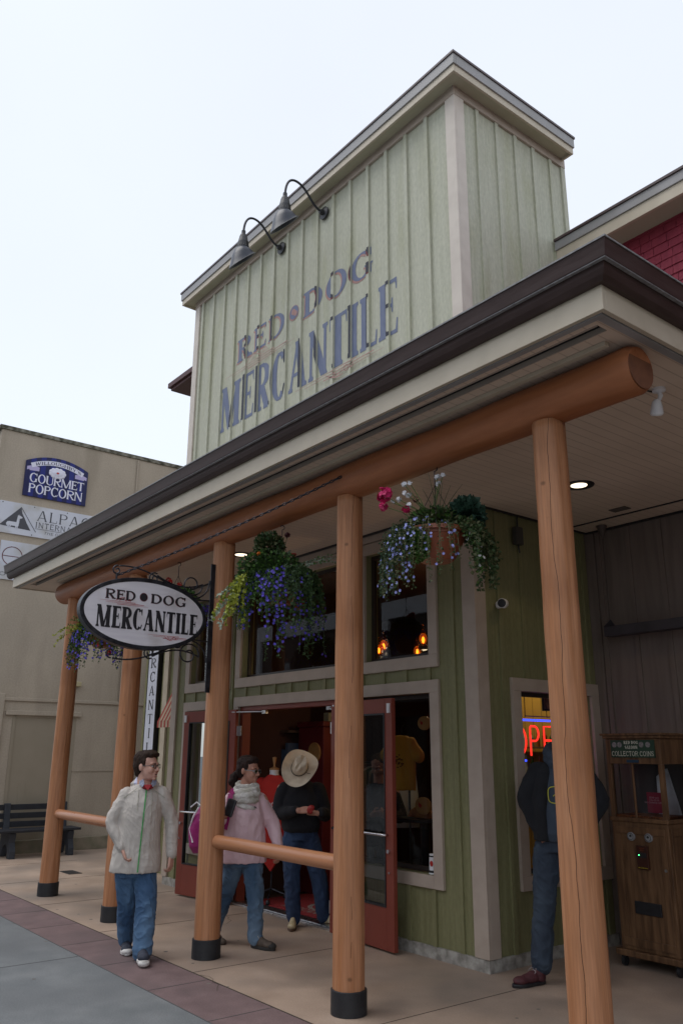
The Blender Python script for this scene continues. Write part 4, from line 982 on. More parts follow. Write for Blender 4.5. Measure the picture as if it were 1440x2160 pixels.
ht = thing('hanging_heater', 'long dark bar fitting hung on a rod in front of the taupe wall', 'heater', (.30, 1.62, 2.93))
mb = MB(); mb.box(0, 2.2, -.06, .06, -.05, .05); mb.add([(0, -.06, .05), (0, .06, .05), (0.05, 0, .13), (.07, -.06, .05), (.07, .06, .05)], [(0, 1, 2), (1, 4, 2), (4, 3, 2), (3, 0, 2)]); mb.build('housing', pmat('heater metal', (.03, .028, .034), (.045, .04, .05), scale=5, rough=.5), ht, bevel=.004)
mb = MB(); mb.tube([(.04, 0, .1), (.04, 0, 1.06)], .006, 6); mb.lathe([(.01, .98), (.04, 1.06), (.055, 1.11)], (.04, 0, 0), n=12); mb.build('suspension_rod', pmat('rod', (.08, .06, .05), rough=.6), ht)

# ================================================================ bench
bn = thing('bench', 'black slatted bench with heavy moulded ends standing against the beige wall', 'bench', (-10.08, -.42, 0))
M_bench = pmat('black bench plastic', (.014, .015, .02), (.022, .024, .032), scale=10, rough=.55, bump=.08)
mb = MB()
for z, x in ((.80, -.30), (.66, -.285), (.52, -.27)): mb.box(x, x+.03, -.62, .62, z-.055, z+.04)
mb.build('backrest', M_bench, bn, bevel=.006)
mb = MB()
for i in range(4): mb.box(-.22+i*.125, -.22+i*.125+.11, -.72, .72, .41, .45)
mb.build('seat', M_bench, bn, bevel=.006)
for y in (-.48, .52):
    mb = MB()
    side = [(-.34, 0), (-.22, 0), (-.16, .16), (.0, .22), (.10, .14), (.13, 0), (.26, 0), (.25, .12), (.19, .26), (.22, .40), (-.18, .41), (-.215, .58), (-.24, .86), (-.33, .86), (-.30, .45)]
    mb.prism([(a, y, b) for a, b in side], (0, .10, 0)); mb.build('leg', pmat('bench end', (.025, .028, .036), (.04, .044, .055), scale=12, rough=.7, bump=.2) if y < 0 else MATS['bench end'], bn, bevel=.008)

# ================================================================ coin machine
mc = thing('coin_machine', 'tall oak coin press cabinet with glazed top and green header sign, on castors', 'vending machine', (.50, 1.14, 0))
M_oak = pmat('dark oak', (.085, .042, .020), (.19, .10, .048), scale=5, st=(5, 5, .5), rough=.45, bump=.15, bscale=30, bst=(6, 6, .5), spec=.4)
W_, D_ = .55, .42
mb = MB(); mb.box(-.04, W_+.04, -.04, D_+.03, .085, .135); mb.build('base', M_oak, mc, bevel=.008)
for (a, b) in ((.02, .0), (W_-.02, .0), (.02, D_-.04), (W_-.02, D_-.04)):
    mb = MB(); mb.lathe([(.0, -.014), (.038, -.014), (.038, .014), (.0, .014)], (a, b, .040), n=20, ax='x'); mb.box(a-.02, a+.02, b-.02, b+.02, .066, .086); mb.build('castor', M_black, mc, smooth='auto')
mb = MB(); mb.box(0, W_, 0, D_, .135, 1.17); mb.box(-.012, W_+.012, -.012, D_+.01, 1.17, 1.205); mb.build('cabinet', M_oak, mc, bevel=.006)
mb = MB(); frame(mb, .03, W_-.03, .17, 1.13, .06, -.012, .0); mb.build('front_panel', M_oak, mc, bevel=.003)
mb = MB(); frame(mb, .03, D_-.03, .17, 1.13, .06, W_, W_+.01, ax='x'); mb.build('side_panel', M_oak, mc, bevel=.003)
mb = MB()
for (a, b) in ((0, 0), (W_-.04, 0), (0, D_-.04), (W_-.04, D_-.04)): mb.box(a, a+.04, b, b+.04, 1.205, 1.66)
mb.box(.245, .262, 0, .015, 1.205, 1.66); mb.build('display_frame', M_oak, mc, bevel=.003, split=True)
mb = MB(); mb.quad((.04, .02, 1.205), (.51, .02, 1.205), (.51, .02, 1.66), (.04, .02, 1.66)); mb.quad((.53, .04, 1.205), (.53, .38, 1.205), (.53, .38, 1.66), (.53, .04, 1.66)); mb.build('display_glass', M_glassc, mc)
MB().box(.02, .53, .34, .36, 1.206, 1.66).build('display_back', pmat('display back', (.06, .055, .055), rough=.6), mc)
MB().box(.02, .53, .02, .34, 1.206, 1.225).build('coin_bed', pmat('copper pennies', (.35, .12, .04), (.12, .04, .02), scale=80, rough=.4, bump=.6, bscale=120), mc)
mb = MB(); mb.prism([(.29, .30, 1.23), (.50, .30, 1.23), (.47, .30, 1.35), (.40, .30, 1.62), (.30, .30, 1.55)], (0, .03, 0)); mb.build('display_card', pmat('display card', (.68, .70, .76), (.40, .42, .46), scale=6, rough=.5), mc)
mb = MB(); mb.box(.31, .455, .10, .105, 1.25, 1.42); mb.build('price_card', pmat('price card', (.30, .03, .06), rough=.5), mc)
def btext(body, size, mat, parent, origin, u, v, name='writing', ext=0.0005, align='CENTER'):
    c = bpy.data.curves.new(name, 'FONT'); c.body = body; c.size = size; c.extrude = ext; c.align_x = align; c.resolution_u = 2
    o = bpy.data.objects.new(name, c); COL.objects.link(o)
    dg = bpy.context.evaluated_depsgraph_get(); me = bpy.data.meshes.new_from_object(o.evaluated_get(dg)); bpy.data.objects.remove(o); bpy.data.curves.remove(c)
    u, v = Vector(u).normalized(), Vector(v).normalized(); n = u.cross(v); M_ = Matrix((u, v, n)).transposed().to_4x4(); M_.translation = Vector(origin)
    me.transform(M_); me.materials.clear(); me.materials.append(mat); me.name = name
    q = bpy.data.objects.new(name, me); COL.objects.link(q)
    if parent: q.parent = parent
    return q
M_pale = pmat('pale lettering', (.62, .60, .50), rough=.5); M_pink = pmat('pink lettering', (.62, .35, .40), rough=.5)
btext("$3.00 each\n2 for $5.00\nNO CHANGE GIVEN", .021, M_pink, mc, (.3825, .098, 1.37), (1, 0, 0), (0, 0, 1), name='price_lettering')
mb = MB(); mb.box(0, W_, 0, D_, 1.66, 1.88); mb.box(-.02, W_+.02, -.02, D_+.02, 1.88, 1.905); mb.box(-.035, W_+.035, -.035, D_+.03, 1.905, 1.925); mb.build('header', M_oak, mc, bevel=.004)
o = MB().box(.06, .50, -.012, .0, 1.715, 1.865).build('header_sign', pmat('header green', (.018, .045, .028), (.028, .06, .036), scale=9, rough=.4), mc)
mb = MB()
P_ = lambda x0, x1, z0, z1: (lambda u, v: (x0+(x1-x0)*u, -.0135, z0+(z1-z0)*v))
letters(mb, "RED DOG", P_(.20, .345, 1.832, 1.857), T=.3, t=.1, sf=.08, gap=.15, n=12); letters(mb, "SALOON", P_(.21, .335, 1.790, 1.816), T=.3, t=.1, sf=.08, gap=.15, n=12)
letters(mb, "COLLECTOR COINS", P_(.07, .49, 1.728, 1.768), T=.14, t=.10, sf=.03, gap=.16, n=16); mb.keep = True; mb.build('header_lettering', M_pale, mc)
mb = MB()
for x in (.10, .155, .375, .44): mb.poly([(x+.024*cos(2*pi*i/16), -.0130-.0003*(x*10 % 2), 1.825+.024*sin(2*pi*i/16)) for i in range(16)])
mb.keep = True; mb.build('coin_picture', pmat('coin picture', (.30, .27, .28), (.16, .14, .14), scale=60, rough=.5), mc)
MB().box(.21, .33, -.008, 0, 1.672, 1.695).build('name_plate', pmat('plate blue', (.02, .05, .09), rough=.3), mc)
for x in (.19, .36):
    mb = MB(); mb.lathe([(.0, -.022), (.034, -.020), (.036, -.012), (.036, .0)], (x, 0, 1.05), n=24, ax='y'); o = mb.build('coin_button', pmat('coin button', (.30, .30, .31), rough=.4) if x < .3 else MATS['coin button'], mc, smooth='auto')
    mb = MB(); mb.sphere((x, -.022, 1.055), (.013, .004, .010), 8); mb.tube([(x+.027*cos(a*pi/8), -.0225, 1.05+.027*sin(a*pi/8)) for a in range(16)], .002, 5, closed=True); mb.build('button_mark', M_black, o)
mb = MB(); mb.box(.235, .345, -.022, -.0, .79, .98); mb.build('bill_slot', pmat('bill slot', (.05, .012, .006), rough=.4), mc, bevel=.004)
MB().box(.25, .33, -.026, -.022, .885, .925).build('slot_mouth', M_black, mc)
MB().sphere((.262, -.027, .905), .005, 8).build('indicator_light', emat('green led', (.1, 1, .3), 4), mc)
btext("NO CHANGE GIVEN", .010, pmat('yellow ink', (.55, .45, .02), rough=.5), mc, (.29, -.0235, .80), (1, 0, 0), (0, 0, 1), name='slot_lettering')
btext("INSERT\nBILLS", .016, pmat('rust ink', (.22, .05, .02), rough=.5), mc, (.29, -.0235, .955), (1, 0, 0), (0, 0, 1), name='slot_lettering')
mb = MB(); mb.box(.17, .42, -.016, 0, .43, .53); mb.build('coin_tray', M_black, mc, bevel=.004)
mb = MB(); mb.lathe([(.012, -.02), (.012, 0)], (.50, 0, .80), n=12, ax='y'); mb.build('lock', M_steel, mc)

# ================================================================ flower baskets
def leafmat(name, a, b): return pmat(name, a, b, scale=25, rough=.55, spec=.35)
L_dk = leafmat('dark leaves', (.022, .050, .014), (.045, .085, .025)); L_md = leafmat('mid leaves', (.05, .12, .02), (.085, .17, .03)); L_yl = leafmat('lime leaves', (.22, .26, .025), (.32, .34, .04))
L_sv = leafmat('silver leaves', (.25, .32, .24), (.36, .42, .33)); L_ol = leafmat('olive stems', (.07, .085, .03), (.10, .10, .045)); L_bs = leafmat('blue green leaves', (.02, .055, .035), (.04, .085, .055))
F_bl = pmat('violet blue petals', (.06, .035, .36), (.11, .07, .52), scale=40, rough=.6); F_pb = pmat('pale blue petals', (.20, .22, .55), (.32, .34, .68), scale=40, rough=.6)
F_wh = pmat('white petals', (.72, .72, .74), rough=.6); F_fu = pmat('magenta petals', (.52, .01, .10), (.65, .02, .16), scale=30, rough=.55); F_rd = pmat('red petals', (.40, .012, .01), (.5, .02, .015), scale=30, rough=.55)
F_or = pmat('orange petals', (.65, .17, .01), rough=.55); F_mr = pmat('dark maroon petals', (.07, .006, .012), rough=.6)
M_pot = pmat('terracotta plastic', (.24, .065, .028), (.29, .085, .04), scale=4, rough=.45, bump=.05)
def rv(g): 
    while True:
        v = Vector((g.uniform(-1, 1), g.uniform(-1, 1), g.uniform(-1, 1)))
        if .05 < v.length < 1: return v.normalized()
def leaf(mb, p, g, s, d=None, ar=.45, mi=0):
    d = (d or rv(g)); d = (d+rv(g)*.55).normalized(); n = rv(g); a = d.cross(n)
    if a.length < .01: return
    a.normalize(); a *= s*ar; e = p+d*s; nn = a.cross(d).normalized()*s*.12
    mb.add([p, p+d*s*.45+a+nn, e, p+d*s*.45-a+nn], [(0, 1, 2), (0, 2, 3)], mi)
def flower(mb, p, g, s, k=5, n=None, mi=0):
    n = (n or rv(g)); n = (n+rv(g)*.4).normalized(); u = n.orthogonal().normalized(); v = n.cross(u)
    a0 = g.uniform(0, 6)
    for i in range(k):
        a = a0+2*pi*i/k; d = u*cos(a)+v*sin(a); t = n.cross(d)
        mb.add([p, p+d*s*.6+t*s*.42+n*s*.15, p+d*s+n*s*.22, p+d*s*.6-t*s*.42+n*s*.15], [(0, 1, 2, 3)], mi)
def strand(p0, d0, length, g, droop=1.0, step=.03, wob=.22):
    p = Vector(p0); d = Vector(d0).normalized(); pts = [p.copy()]
    for i in range(int(length/step)):
        if droop > 1 and len(pts) > 2: d = Vector((d.x*.84, d.y*.84, d.z))
        d = (d+Vector((0, 0, -droop*step*4))+rv(g)*wob*step*5).normalized(); p = p+d*step; pts.append(p.copy())
    return pts
def basket(loc, seed, label, spec):
    """local x = image right, y = away; the soil line is local z = 0"""
    g = random.Random(seed); t = thing('hanging_basket', label, 'flower basket', loc, face_cam(loc), 'flower baskets hung from the porch beam')
    r = spec.get('r', .23); h = spec.get('h', .21)
    mb = MB(); mb.lathe([(r*.50, -h), (r*.62, -h*.85), (r*.82, -h*.45), (r*.95, -.03), (r*1.06, -.03), (r*1.06, .0), (r*.96, .0), (r*.94, -.05), (0, -.05)], n=36); mb.build('pot', M_pot, t, smooth='auto')
    mb = MB(); top = spec.get('top', .5)
    for a in (30, 150, 270): mb.tube([(r*cos(R(a)), r*sin(R(a)), -.01), (0, 0, top-.12)], .0025, 5)
    mb.tube([(0, 0, top-.13), (0, 0, top-.03)]+[(.02*sin(R(q)), 0, top-.01+.02*(1-cos(R(q)))) for q in range(0, 270, 30)], .004, 6); mb.build('hanger', M_iron, t)
    MB().lathe([(0, -.035), (r*.94, -.035)], n=24).build('soil', pmat('soil', (.02, .014, .01), rough=.9) if 'soil' not in MATS else MATS['soil'], t)
    for q in spec['parts']:
        kind = q[0]
        if kind == 'mound':      # (mound, name, mats, centre, radii, leaves, leafsize, [flower mat idx prob])
            _, nm, mats, c, rad, n, s, pf, fs = q; mb = MB()
            for i in range(n):
                v = rv(g)*(g.random()**.45); v = Vector((v.x*rad[0], v.y*rad[1], v.z*rad[2])); p = Vector(c)+v
                if g.random() < pf: flower(mb, p, g, fs, 5, v, mi=len(mats)-1)
                else: leaf(mb, p, g, s*g.uniform(.6, 1.3), v.normalized() if v.length > 0 else None, mi=g.randrange(max(1, len(mats)-(1 if pf else 0))))
            mb.build(nm, mats, t)
        if kind == 'trail':      # (trail, name, mats(leaf.., flower), a0,a1, n, length, leafsize, flower prob, flower size, outward, droop)
            _, nm, mats, a0, a1, n, ln, s, pf, fs, outw, dr = q; mb = MB()
            for i in range(n):
                a = R(g.uniform(a0, a1)); rr_ = r*g.uniform(.5, 1.0); p = (rr_*cos(a), rr_*sin(a), g.uniform(-.03, .05))
                L = ln*g.uniform(.55, 1.1); S_ = strand(p, (cos(a)*max(outw, .35), sin(a)*max(outw, .35), .12 if outw < .5 else .35), L, g, dr)
                mb.tube(S_[::2]+[S_[-1]], .0016, 3, cap=False, mi=0)
                for j, w_ in enumerate(S_):
                    for k_ in range(3):
                        off = rv(g)*.016
                        if g.random() < pf*(.25+1.1*j/len(S_)): flower(mb, w_+off*1.3, g, fs, 5, Vector((cos(a), sin(a)-.4, .1)), mi=len(mats)-1)
                        else: leaf(mb, w_+off*.5, g, s*g.uniform(.7, 1.3), off.normalized(), mi=g.randrange(max(1, len(mats)-1)))
            mb.build(nm, mats, t)
        if kind == 'spray':      # explicit sprays with given direction
            _, nm, mats, p0, d0, n, ln, s, sp, dr, ar = q; mb = MB()
            for i in range(n):
                S_ = strand(Vector(p0)+rv(g)*.03, Vector(d0)+rv(g)*sp, ln*g.uniform(.7, 1.1), g, dr)
                mb.tube(S_, .002, 4, cap=False)
                for w_ in S_:
                    for k_ in range(3): leaf(mb, w_, g, s*g.uniform(.7, 1.2), None, ar, mi=g.randrange(len(mats)))
            mb.build(nm, mats, t)
        if kind == 'blades':
            _, nm, mats, p0, dirs, ln = q; mb = MB()
            for d in dirs:
                S_ = strand(p0, d, ln*g.uniform(.85, 1.1), g, .35, .03, .05); k_ = len(S_)
                mb.tube(S_, [.0045*(1-i/k_)+.0006 for i in range(k_)], 4)
            mb.build(nm, mats, t)
        if kind == 'blooms':     # (blooms, name, mats (stem, petal), root, [(pos, radius, n petals flowers)], size)
            _, nm, mats, p0, pos, fs = q; mb = MB()
            for c, rad, n in pos:
                c = Vector(c); mb.tube([p0, Vector(p0).lerp(c, .5)+Vector((0, 0, .03)), c], .003, 5, mi=0)
                for i in range(n): v = rv(g); flower(mb, c+v*rad*g.uniform(.6, 1), g, fs, 5, v, mi=1)
            mb.build(nm, mats, t)
    return t
# nearest basket, pot showing, geranium ball and grass blades
basket((1.13, -1.6, 3.27), 21, 'terracotta basket with magenta geranium ball and white blooms, nearest to the camera', dict(r=.225, h=.22, top=.47, parts=[
    ('mound', 'foliage', [L_dk, L_md, L_ol], (0, 0, .05), (.20, .19, .12), 1500, .034, 0, 0),
    ('mound', 'bushy_plant', [L_bs], (.22, .02, .10), (.11, .11, .14), 1300, .05, 0, 0),
    ('mound', 'fresh_green_plant', [L_md], (-.13, -.20, -.14), (.075, .06, .12), 1000, .024, 0, 0),
    ('trail', 'trailing_stems', [L_ol, L_dk, L_bs, F_pb], 160, 230, 38, .56, .018, .05, .012, .3, 1.7),
    ('trail', 'trailing_lobelia', [L_dk, L_ol, F_pb], 165, 240, 32, .56, .018, .07, .0115, .38, 1.6),
    ('trail', 'thin_front_stems', [L_ol, L_dk, F_pb], 235, 300, 15, .52, .016, .06, .011, .15, 2.0),
    ('trail', 'ivy', [L_dk, L_ol, L_md], 310, 395, 44, .54, .028, 0, 0, .15, 1.5),
    ('trail', 'white_trailing_flowers', [L_dk, L_md, F_wh], 300, 380, 8, .50, .026, .07, .014, .3, 1.6),
    ('blades', 'grass_blades', L_ol, (.02, 0, .08), [(.5, 0, 1), (.75, 0, .75), (-.35, 0, 1), (-.7, .1, .9), (.1, 0, 1), (-.15, -.2, 1), (.3, .1, 1.2)], .34),
    ('blooms', 'geranium', [L_md, F_fu], (-.10, -.05, .03), [((-.36, -.08, .26), .058, 60), ((-.375, -.08, .18), .03, 14), ((-.21, -.08, .15), .022, 10)], .022),
    ('blooms', 'white_cosmos', [L_md, F_wh], (-.03, 0, .05), [((-.22, -.05, .35), .012, 4), ((-.18, -.05, .36), .01, 3), ((-.20, -.03, .28), .03, 9), ((-.26, -.04, .24), .014, 5), ((-.19, -.05, .19), .02, 6), ((.02, -.03, .40), .02, 6), ((.06, -.02, .42), .012, 4), ((.03, -.04, .35), .014, 5), ((-.31, -.03, .22), .01, 3)], .019),
    ('blooms', 'maroon_bloom', [L_md, F_mr], (0, 0, .05), [((-.14, -.03, .24), .018, 8)], .016),
]))
basket((-.85, -1.6, 3.25), 33, 'basket spilling violet blue lobelia and lime creeper, between the second and third posts', dict(r=.20, h=.24, top=.46, parts=[
    ('mound', 'foliage', [L_dk, L_dk, L_md], (-.10, -.05, .02), (.30, .22, .22), 3000, .034, 0, 0),
    ('mound', 'feathery_plant', [L_dk, L_ol], (-.12, 0, .28), (.13, .10, .14), 900, .038, 0, 0),
    ('trail', 'violet_lobelia', [L_dk, L_md, F_bl], 150, 270, 66, .58, .020, .10, .0145, .85, 1.5),
    ('trail', 'lower_lobelia', [L_dk, F_bl], 250, 345, 34, .84, .018, .09, .014, .5, 2.0),
    ('trail', 'dark_trailing_leaves', [L_dk, L_bs], 280, 390, 40, .60, .028, 0, 0, .6, 1.5),
    ('spray', 'lime_creeper', [L_yl], (-.30, -.14, -.02), (-.3, -.3, -.4), 13, .46, .030, .28, .9, .5),
    ('spray', 'silver_licorice_plant', [L_sv], (-.22, -.12, -.05), (-1, -.1, -.35), 7, .50, .030, .35, .45, .5),
    ('spray', 'silver_sprig', [L_sv, L_md], (.10, 0, .08), (1, 0, .4), 4, .46, .026, .22, .15, .45),
    ('spray', 'upright_silver_sprig', [L_sv], (.06, 0, .10), (.1, 0, 1), 3, .22, .028, .2, 0, .5),
    ('blooms', 'red_flowers', [L_dk, F_rd], (.08, -.1, -.02), [((.16, -.20, -.28), .045, 26), ((.20, -.2, -.23), .03, 14), ((.17, -.2, -.09), .02, 8), ((.11, 0, .22), .015, 6)], .020),
    ('blooms', 'marigold', [L_dk, F_or], (-.15, -.1, .05), [((-.20, -.18, .18), .014, 14)], .012),
    ('blooms', 'maroon_blooms', [L_dk, F_mr], (0, 0, .1), [((.05, 0, .40), .024, 26), ((-.02, 0, .38), .014, 10)], .014),
]))
basket((-2.87, -1.6, 3.22), 44, 'basket with red blooms mostly hidden behind the oval sign', dict(r=.2, h=.22, top=.5, parts=[
    ('mound', 'foliage', [L_dk, L_md], (0, 0, .08), (.24, .2, .17), 1500, .036, 0, 0),
    ('trail', 'violet_lobelia', [L_dk, L_md, F_bl], 120, 420, 60, .42, .020, .3, .016, .8, 1.0),
    ('blooms', 'red_geranium', [L_md, F_rd], (0, 0, .05), [((-.10, -.05, .30), .04, 24), ((.02, -.05, .27), .025, 10)], .022)]))
basket((-4.85, -1.6, 3.22), 55, 'basket of violet lobelia and dark red blooms left of the oval sign', dict(r=.22, h=.22, top=.5, parts=[
    ('mound', 'foliage', [L_dk, L_md], (0, 0, .02), (.30, .24, .22), 2000, .038, 0, 0),
    ('trail', 'violet_lobelia', [L_dk, L_md, F_bl], 140, 400, 110, .60, .020, .11, .015, .9, 1.6),
    ('spray', 'yellow_creeper', [L_yl], (-.25, -.1, 0), (-.6, -.1, .1), 4, .45, .026, .25, .9, .5),
    ('spray', 'fern_tip', [L_md], (-.2, -.1, .03), (-1, 0, .5), 4, .24, .03, .25, .5, .4),
    ('blooms', 'red_flowers', [L_dk, F_rd], (0, -.2, 0), [((.02, -.26, -.10), .05, 26), ((.08, -.26, -.30), .045, 22), ((-.03, -.26, -.22), .03, 10)], .022),
    ('blooms', 'marigold', [L_dk, F_or], (-.15, -.1, .05), [((-.27, -.18, .14), .014, 10)], .014)]))
# ================================================================ things inside the shop
M_shirt = pmat('golden yellow tee', (.52, .27, .03), (.60, .33, .05), scale=6, rough=.85, bump=.2, bscale=30)
def blob(name, mats, parent, fill, voxel=.012, smooth=2, wr=0, wf=8, wst=(1, 1, 1), seed=0, post=None, loc=None, cr=0, cf=24):
    """fill(mb) adds closed volumes; they are fused into ONE continuous skin by a voxel remesh and then given cloth folds"""
    mb = MB(); fill(mb); me = bpy.data.meshes.new(name); me.from_pydata(mb.v, [], mb.f)
    bm = bmesh.new(); bm.from_mesh(me); bmesh.ops.remove_doubles(bm, verts=bm.verts, dist=1e-5); bmesh.ops.recalc_face_normals(bm, faces=bm.faces); bm.to_mesh(me); bm.free()
    o = bpy.data.objects.new(name, me); COL.objects.link(o)
    md = o.modifiers.new('r', 'REMESH'); md.mode = 'VOXEL'; md.voxel_size = voxel
    if smooth: ms = o.modifiers.new('s', 'SMOOTH'); ms.factor = .5; ms.iterations = smooth
    dg = bpy.context.evaluated_depsgraph_get(); dg.update(); nm = bpy.data.meshes.new_from_object(o.evaluated_get(dg))
    bpy.data.objects.remove(o); bpy.data.meshes.remove(me)
    n_ = len(nm.vertices); ca = [0.0]*(3*n_); na_ = [0.0]*(3*n_)
    nm.vertices.foreach_get('co', ca); nm.vertices.foreach_get('normal', na_)
    if wr or post:
        off = Vector((seed*3.1, seed*1.7, 0))
        for i in range(0, 3*n_, 3):
            c = Vector(ca[i:i+3]); nn = Vector(na_[i:i+3])
            if wr:
                q = Vector((c.x*wst[0], c.y*wst[1], c.z*wst[2]))*wf+off
                warp = Vector((noise.noise(q*.35), noise.noise(q*.35+Vector((9, 0, 0))), 0))*1.6
                f_ = (1-abs(noise.noise(q+warp))*3.2)*.6+noise.noise(q*2.1)*.5
                if cr:
                    q3 = Vector((c.x*1.1+c.z*.5, c.y*1.1, c.z*.75))*cf+off; q3 += Vector((noise.noise(q3*.3), 0, noise.noise(q3*.3+Vector((5, 5, 0)))))*2.2
                    f_ += cr/wr*(max(0, 1-abs(noise.noise(q3))*5)-.25)
                c = c+nn*(wr*f_)
            if post: c = post(c, nn)
            ca[i:i+3] = c
        nm.vertices.foreach_set('co', ca); nm.update()
    nm.materials.clear()
    for m_ in (mats if isinstance(mats, (list, tuple)) else [mats]): nm.materials.append(m_)
    nm.polygons.foreach_set('use_smooth', [True]*len(nm.polygons)); nm.polygons.foreach_set('material_index', [0]*len(nm.polygons)); nm.update()
    nm.name = name
    q = bpy.data.objects.new(name, nm); COL.objects.link(q)
    if parent: q.parent = parent
    VC[q.name] = ca
    return q
VC = {}
def loft(mb, rings_, n=24):
    """rings_: (centre, rx, ry, [yaw, squareness]) horizontal super-ellipses, closed at both ends"""
    vs = []
    for q in rings_:
        c, rx, ry = q[0], q[1], q[2]; yaw = q[3] if len(q) > 3 else 0; e = q[4] if len(q) > 4 else 1.0
        for k in range(n):
            a = 2*pi*k/n; x = rx*math.copysign(abs(cos(a))**e, cos(a)); y = ry*math.copysign(abs(sin(a))**e, sin(a))
            vs.append((c[0]+x*cos(yaw)-y*sin(yaw), c[1]+x*sin(yaw)+y*cos(yaw), c[2]))
    N = len(rings_); fs = [(i*n+k, i*n+(k+1) % n, (i+1)*n+(k+1) % n, (i+1)*n+k) for i in range(N-1) for k in range(n)]
    fs += [tuple(range(n))[::-1], tuple((N-1)*n+k for k in range(n))]
    mb.add(vs, fs)
def limb(mb, pts, rs, n=18, ball=True):
    pts = [Vector(p) for p in pts]; P = []; Q = []
    for i in range(len(pts)-1):
        m_ = 5
        for j in range(m_): t = j/m_; P.append(pts[i].lerp(pts[i+1], t)); Q.append(rs[i]+(rs[i+1]-rs[i])*t)
    P.append(pts[-1]); Q.append(rs[-1])
    # soften the corner
    P2 = [P[0]]+[(P[i-1]+P[i]*2+P[i+1])/4 for i in range(1, len(P)-1)]+[P[-1]]
    mb.tube(P2, Q, n)
    if ball: mb.sphere(P2[0], Q[0]*.99, 14); mb.sphere(P2[-1], Q[-1]*.99, 14)

# yellow tee hung in the right window
def tee_fill(mb):
    loft(mb, [((0, 0, -.30), .20, .05), ((0, 0, -.1), .20, .06), ((0, 0, .12), .205, .07), ((0, 0, .22), .20, .06), ((0, 0, .27), .09, .05)])
    for s in (-1, 1): limb(mb, [(s*.14, 0, .20), (s*.26, 0, .06)], [.065, .075])
tt = thing('yellow_tee', 'golden yellow printed T-shirt hanging in the right display window', 'shirt', (-1.50, .42, 1.66), R(12)); tt.scale = (.82, .82, .95)
blob('shirt', M_shirt, tt, tee_fill, .012, 1, .010, 6, (1, 1, .4))
mb = MB(); mb.tube([(0, 0, .26), (0, 0, .36), (.03, 0, .39)], .004, 6); mb.build('hanger', M_iron, tt)
mb = MB(); g = random.Random(4)
for i in range(26): a = g.uniform(0, 6.3); r_ = g.uniform(.02, .09); mb.box(r_*cos(a)-.012, r_*cos(a)+.012, -.088, -.084, r_*sin(a)*.8-.006, r_*sin(a)*.8+.006)
mb.build('print', pmat('tee print', (.12, .05, .01), rough=.8), tt)
def oval_tag(x, y, z, label, s=1.0):
    t = thing('oval_tag', label, 'tag', (x, y, z)); mb = MB(); mb.lathe([(0, -.006), (.10*s, -.006), (.10*s, .006), (0, .006)], n=28, ax='y'); o = mb.build('wood_disc', pmat('tan card', (.42, .22, .07), (.48, .26, .09), scale=8, rough=.6) if 'tan card' not in MATS else MATS['tan card'], t)
    o.scale = (1.15, 1, .82)
    mb = MB(); mb.sphere((-.04*s, -.008, 0), (.022*s, .002, .02*s), 8); mb.box(-.062*s, -.05*s, -.009, -.007, .0, .03*s); mb.build('dog_mark', F_rd, t)
    return t
oval_tag(-1.17, .40, 1.235, 'tan oval card with a red dog mark standing low in the right display window')
oval_tag(-1.15, .42, 2.04, 'tan oval card hanging high in the right display window', .85)
tb = thing('display_table', 'dark round display table with carved name board inside the right window', 'table', (-1.28, .52, .0))
mb = MB(); mb.lathe([(0, 1.11), (.30, 1.11), (.30, 1.08), (.05, 1.07), (.04, .15), (.2, .02), (.2, .01), (0, .01)], n=28); mb.build('table', M_black, tb, smooth='auto')
wb = thing('carved_name_board', 'carved wooden lettering stump on the dark display table', 'ornament', (-1.22, .42, 1.115))
mb = MB(); mb.prism([(-.22, 0, 0), (.16, 0, 0), (.17, 0, .05), (.05, 0, .09), (-.1, 0, .10), (-.18, 0, .06)], (0, .05, 0)); mb.build('board', pmat('carved wood', (.40, .17, .05), (.25, .09, .03), scale=20, rough=.7, bump=.4), wb, bevel=.005)
def mug(loc, label):
    t = thing('glass_mug', label, 'mug', loc, 0); mb = MB(); mb.lathe([(.0, 0), (.042, 0), (.044, .02), (.042, .15), (.038, .15), (.036, .03), (0, .02)], n=24); mb.build('body', M_glassc, t, smooth='auto')
    MB().tube(bez((.042, 0, .13), (.10, 0, .14), (.10, 0, .02), (.043, 0, .03)), .006, 8).build('handle', M_glassc, t)
mug((-1.40, .10, .68), 'clear glass beer mug on the window sill beside the right door'); mug((-1.62, .10, .68), 'clear glass mug on the sill seen through the right door')
cp = thing('ceramic_stein', 'white ceramic stein with dark bands in the corner of the right window sill', 'mug', (-.70, .07, .68))
mb = MB(); mb.lathe([(0, 0), (.05, 0), (.045, .02), (.042, .17), (0, .17)], n=24); mb.build('body', M_white, cp, smooth='auto')
mb = MB(); mb.lathe([(.0475, .012), (.049, .022), (.047, .032)], n=24); mb.lathe([(.0435, .145), (.0445, .15), (.0435, .158)], n=24); mb.build('band', M_black, cp); mb = MB(); mb.sphere((.01, -.042, .09), (.022, .006, .026), 10); mb.build('crest', F_rd, cp)
bx_ = thing('red_banner_cloth', 'red and white cloth hanging at the right edge of the display window', 'cloth', (-.78, .5, 1.55))
mb = MB(); mb.prism([(-.12, 0, -.25), (.10, 0, -.3), (.12, 0, .25), (.02, 0, .05)], (0, .02, 0)); mb.build('cloth', pmat('banner red', (.30, .02, .05), (.36, .03, .07), scale=8, rough=.8), bx_); mb = MB(); mb.prism([(-.05, -.01, .02), (.11, -.01, -.06), (.12, -.01, .2)], (0, .008, 0)); mb.build('white_corner', M_white, bx_)

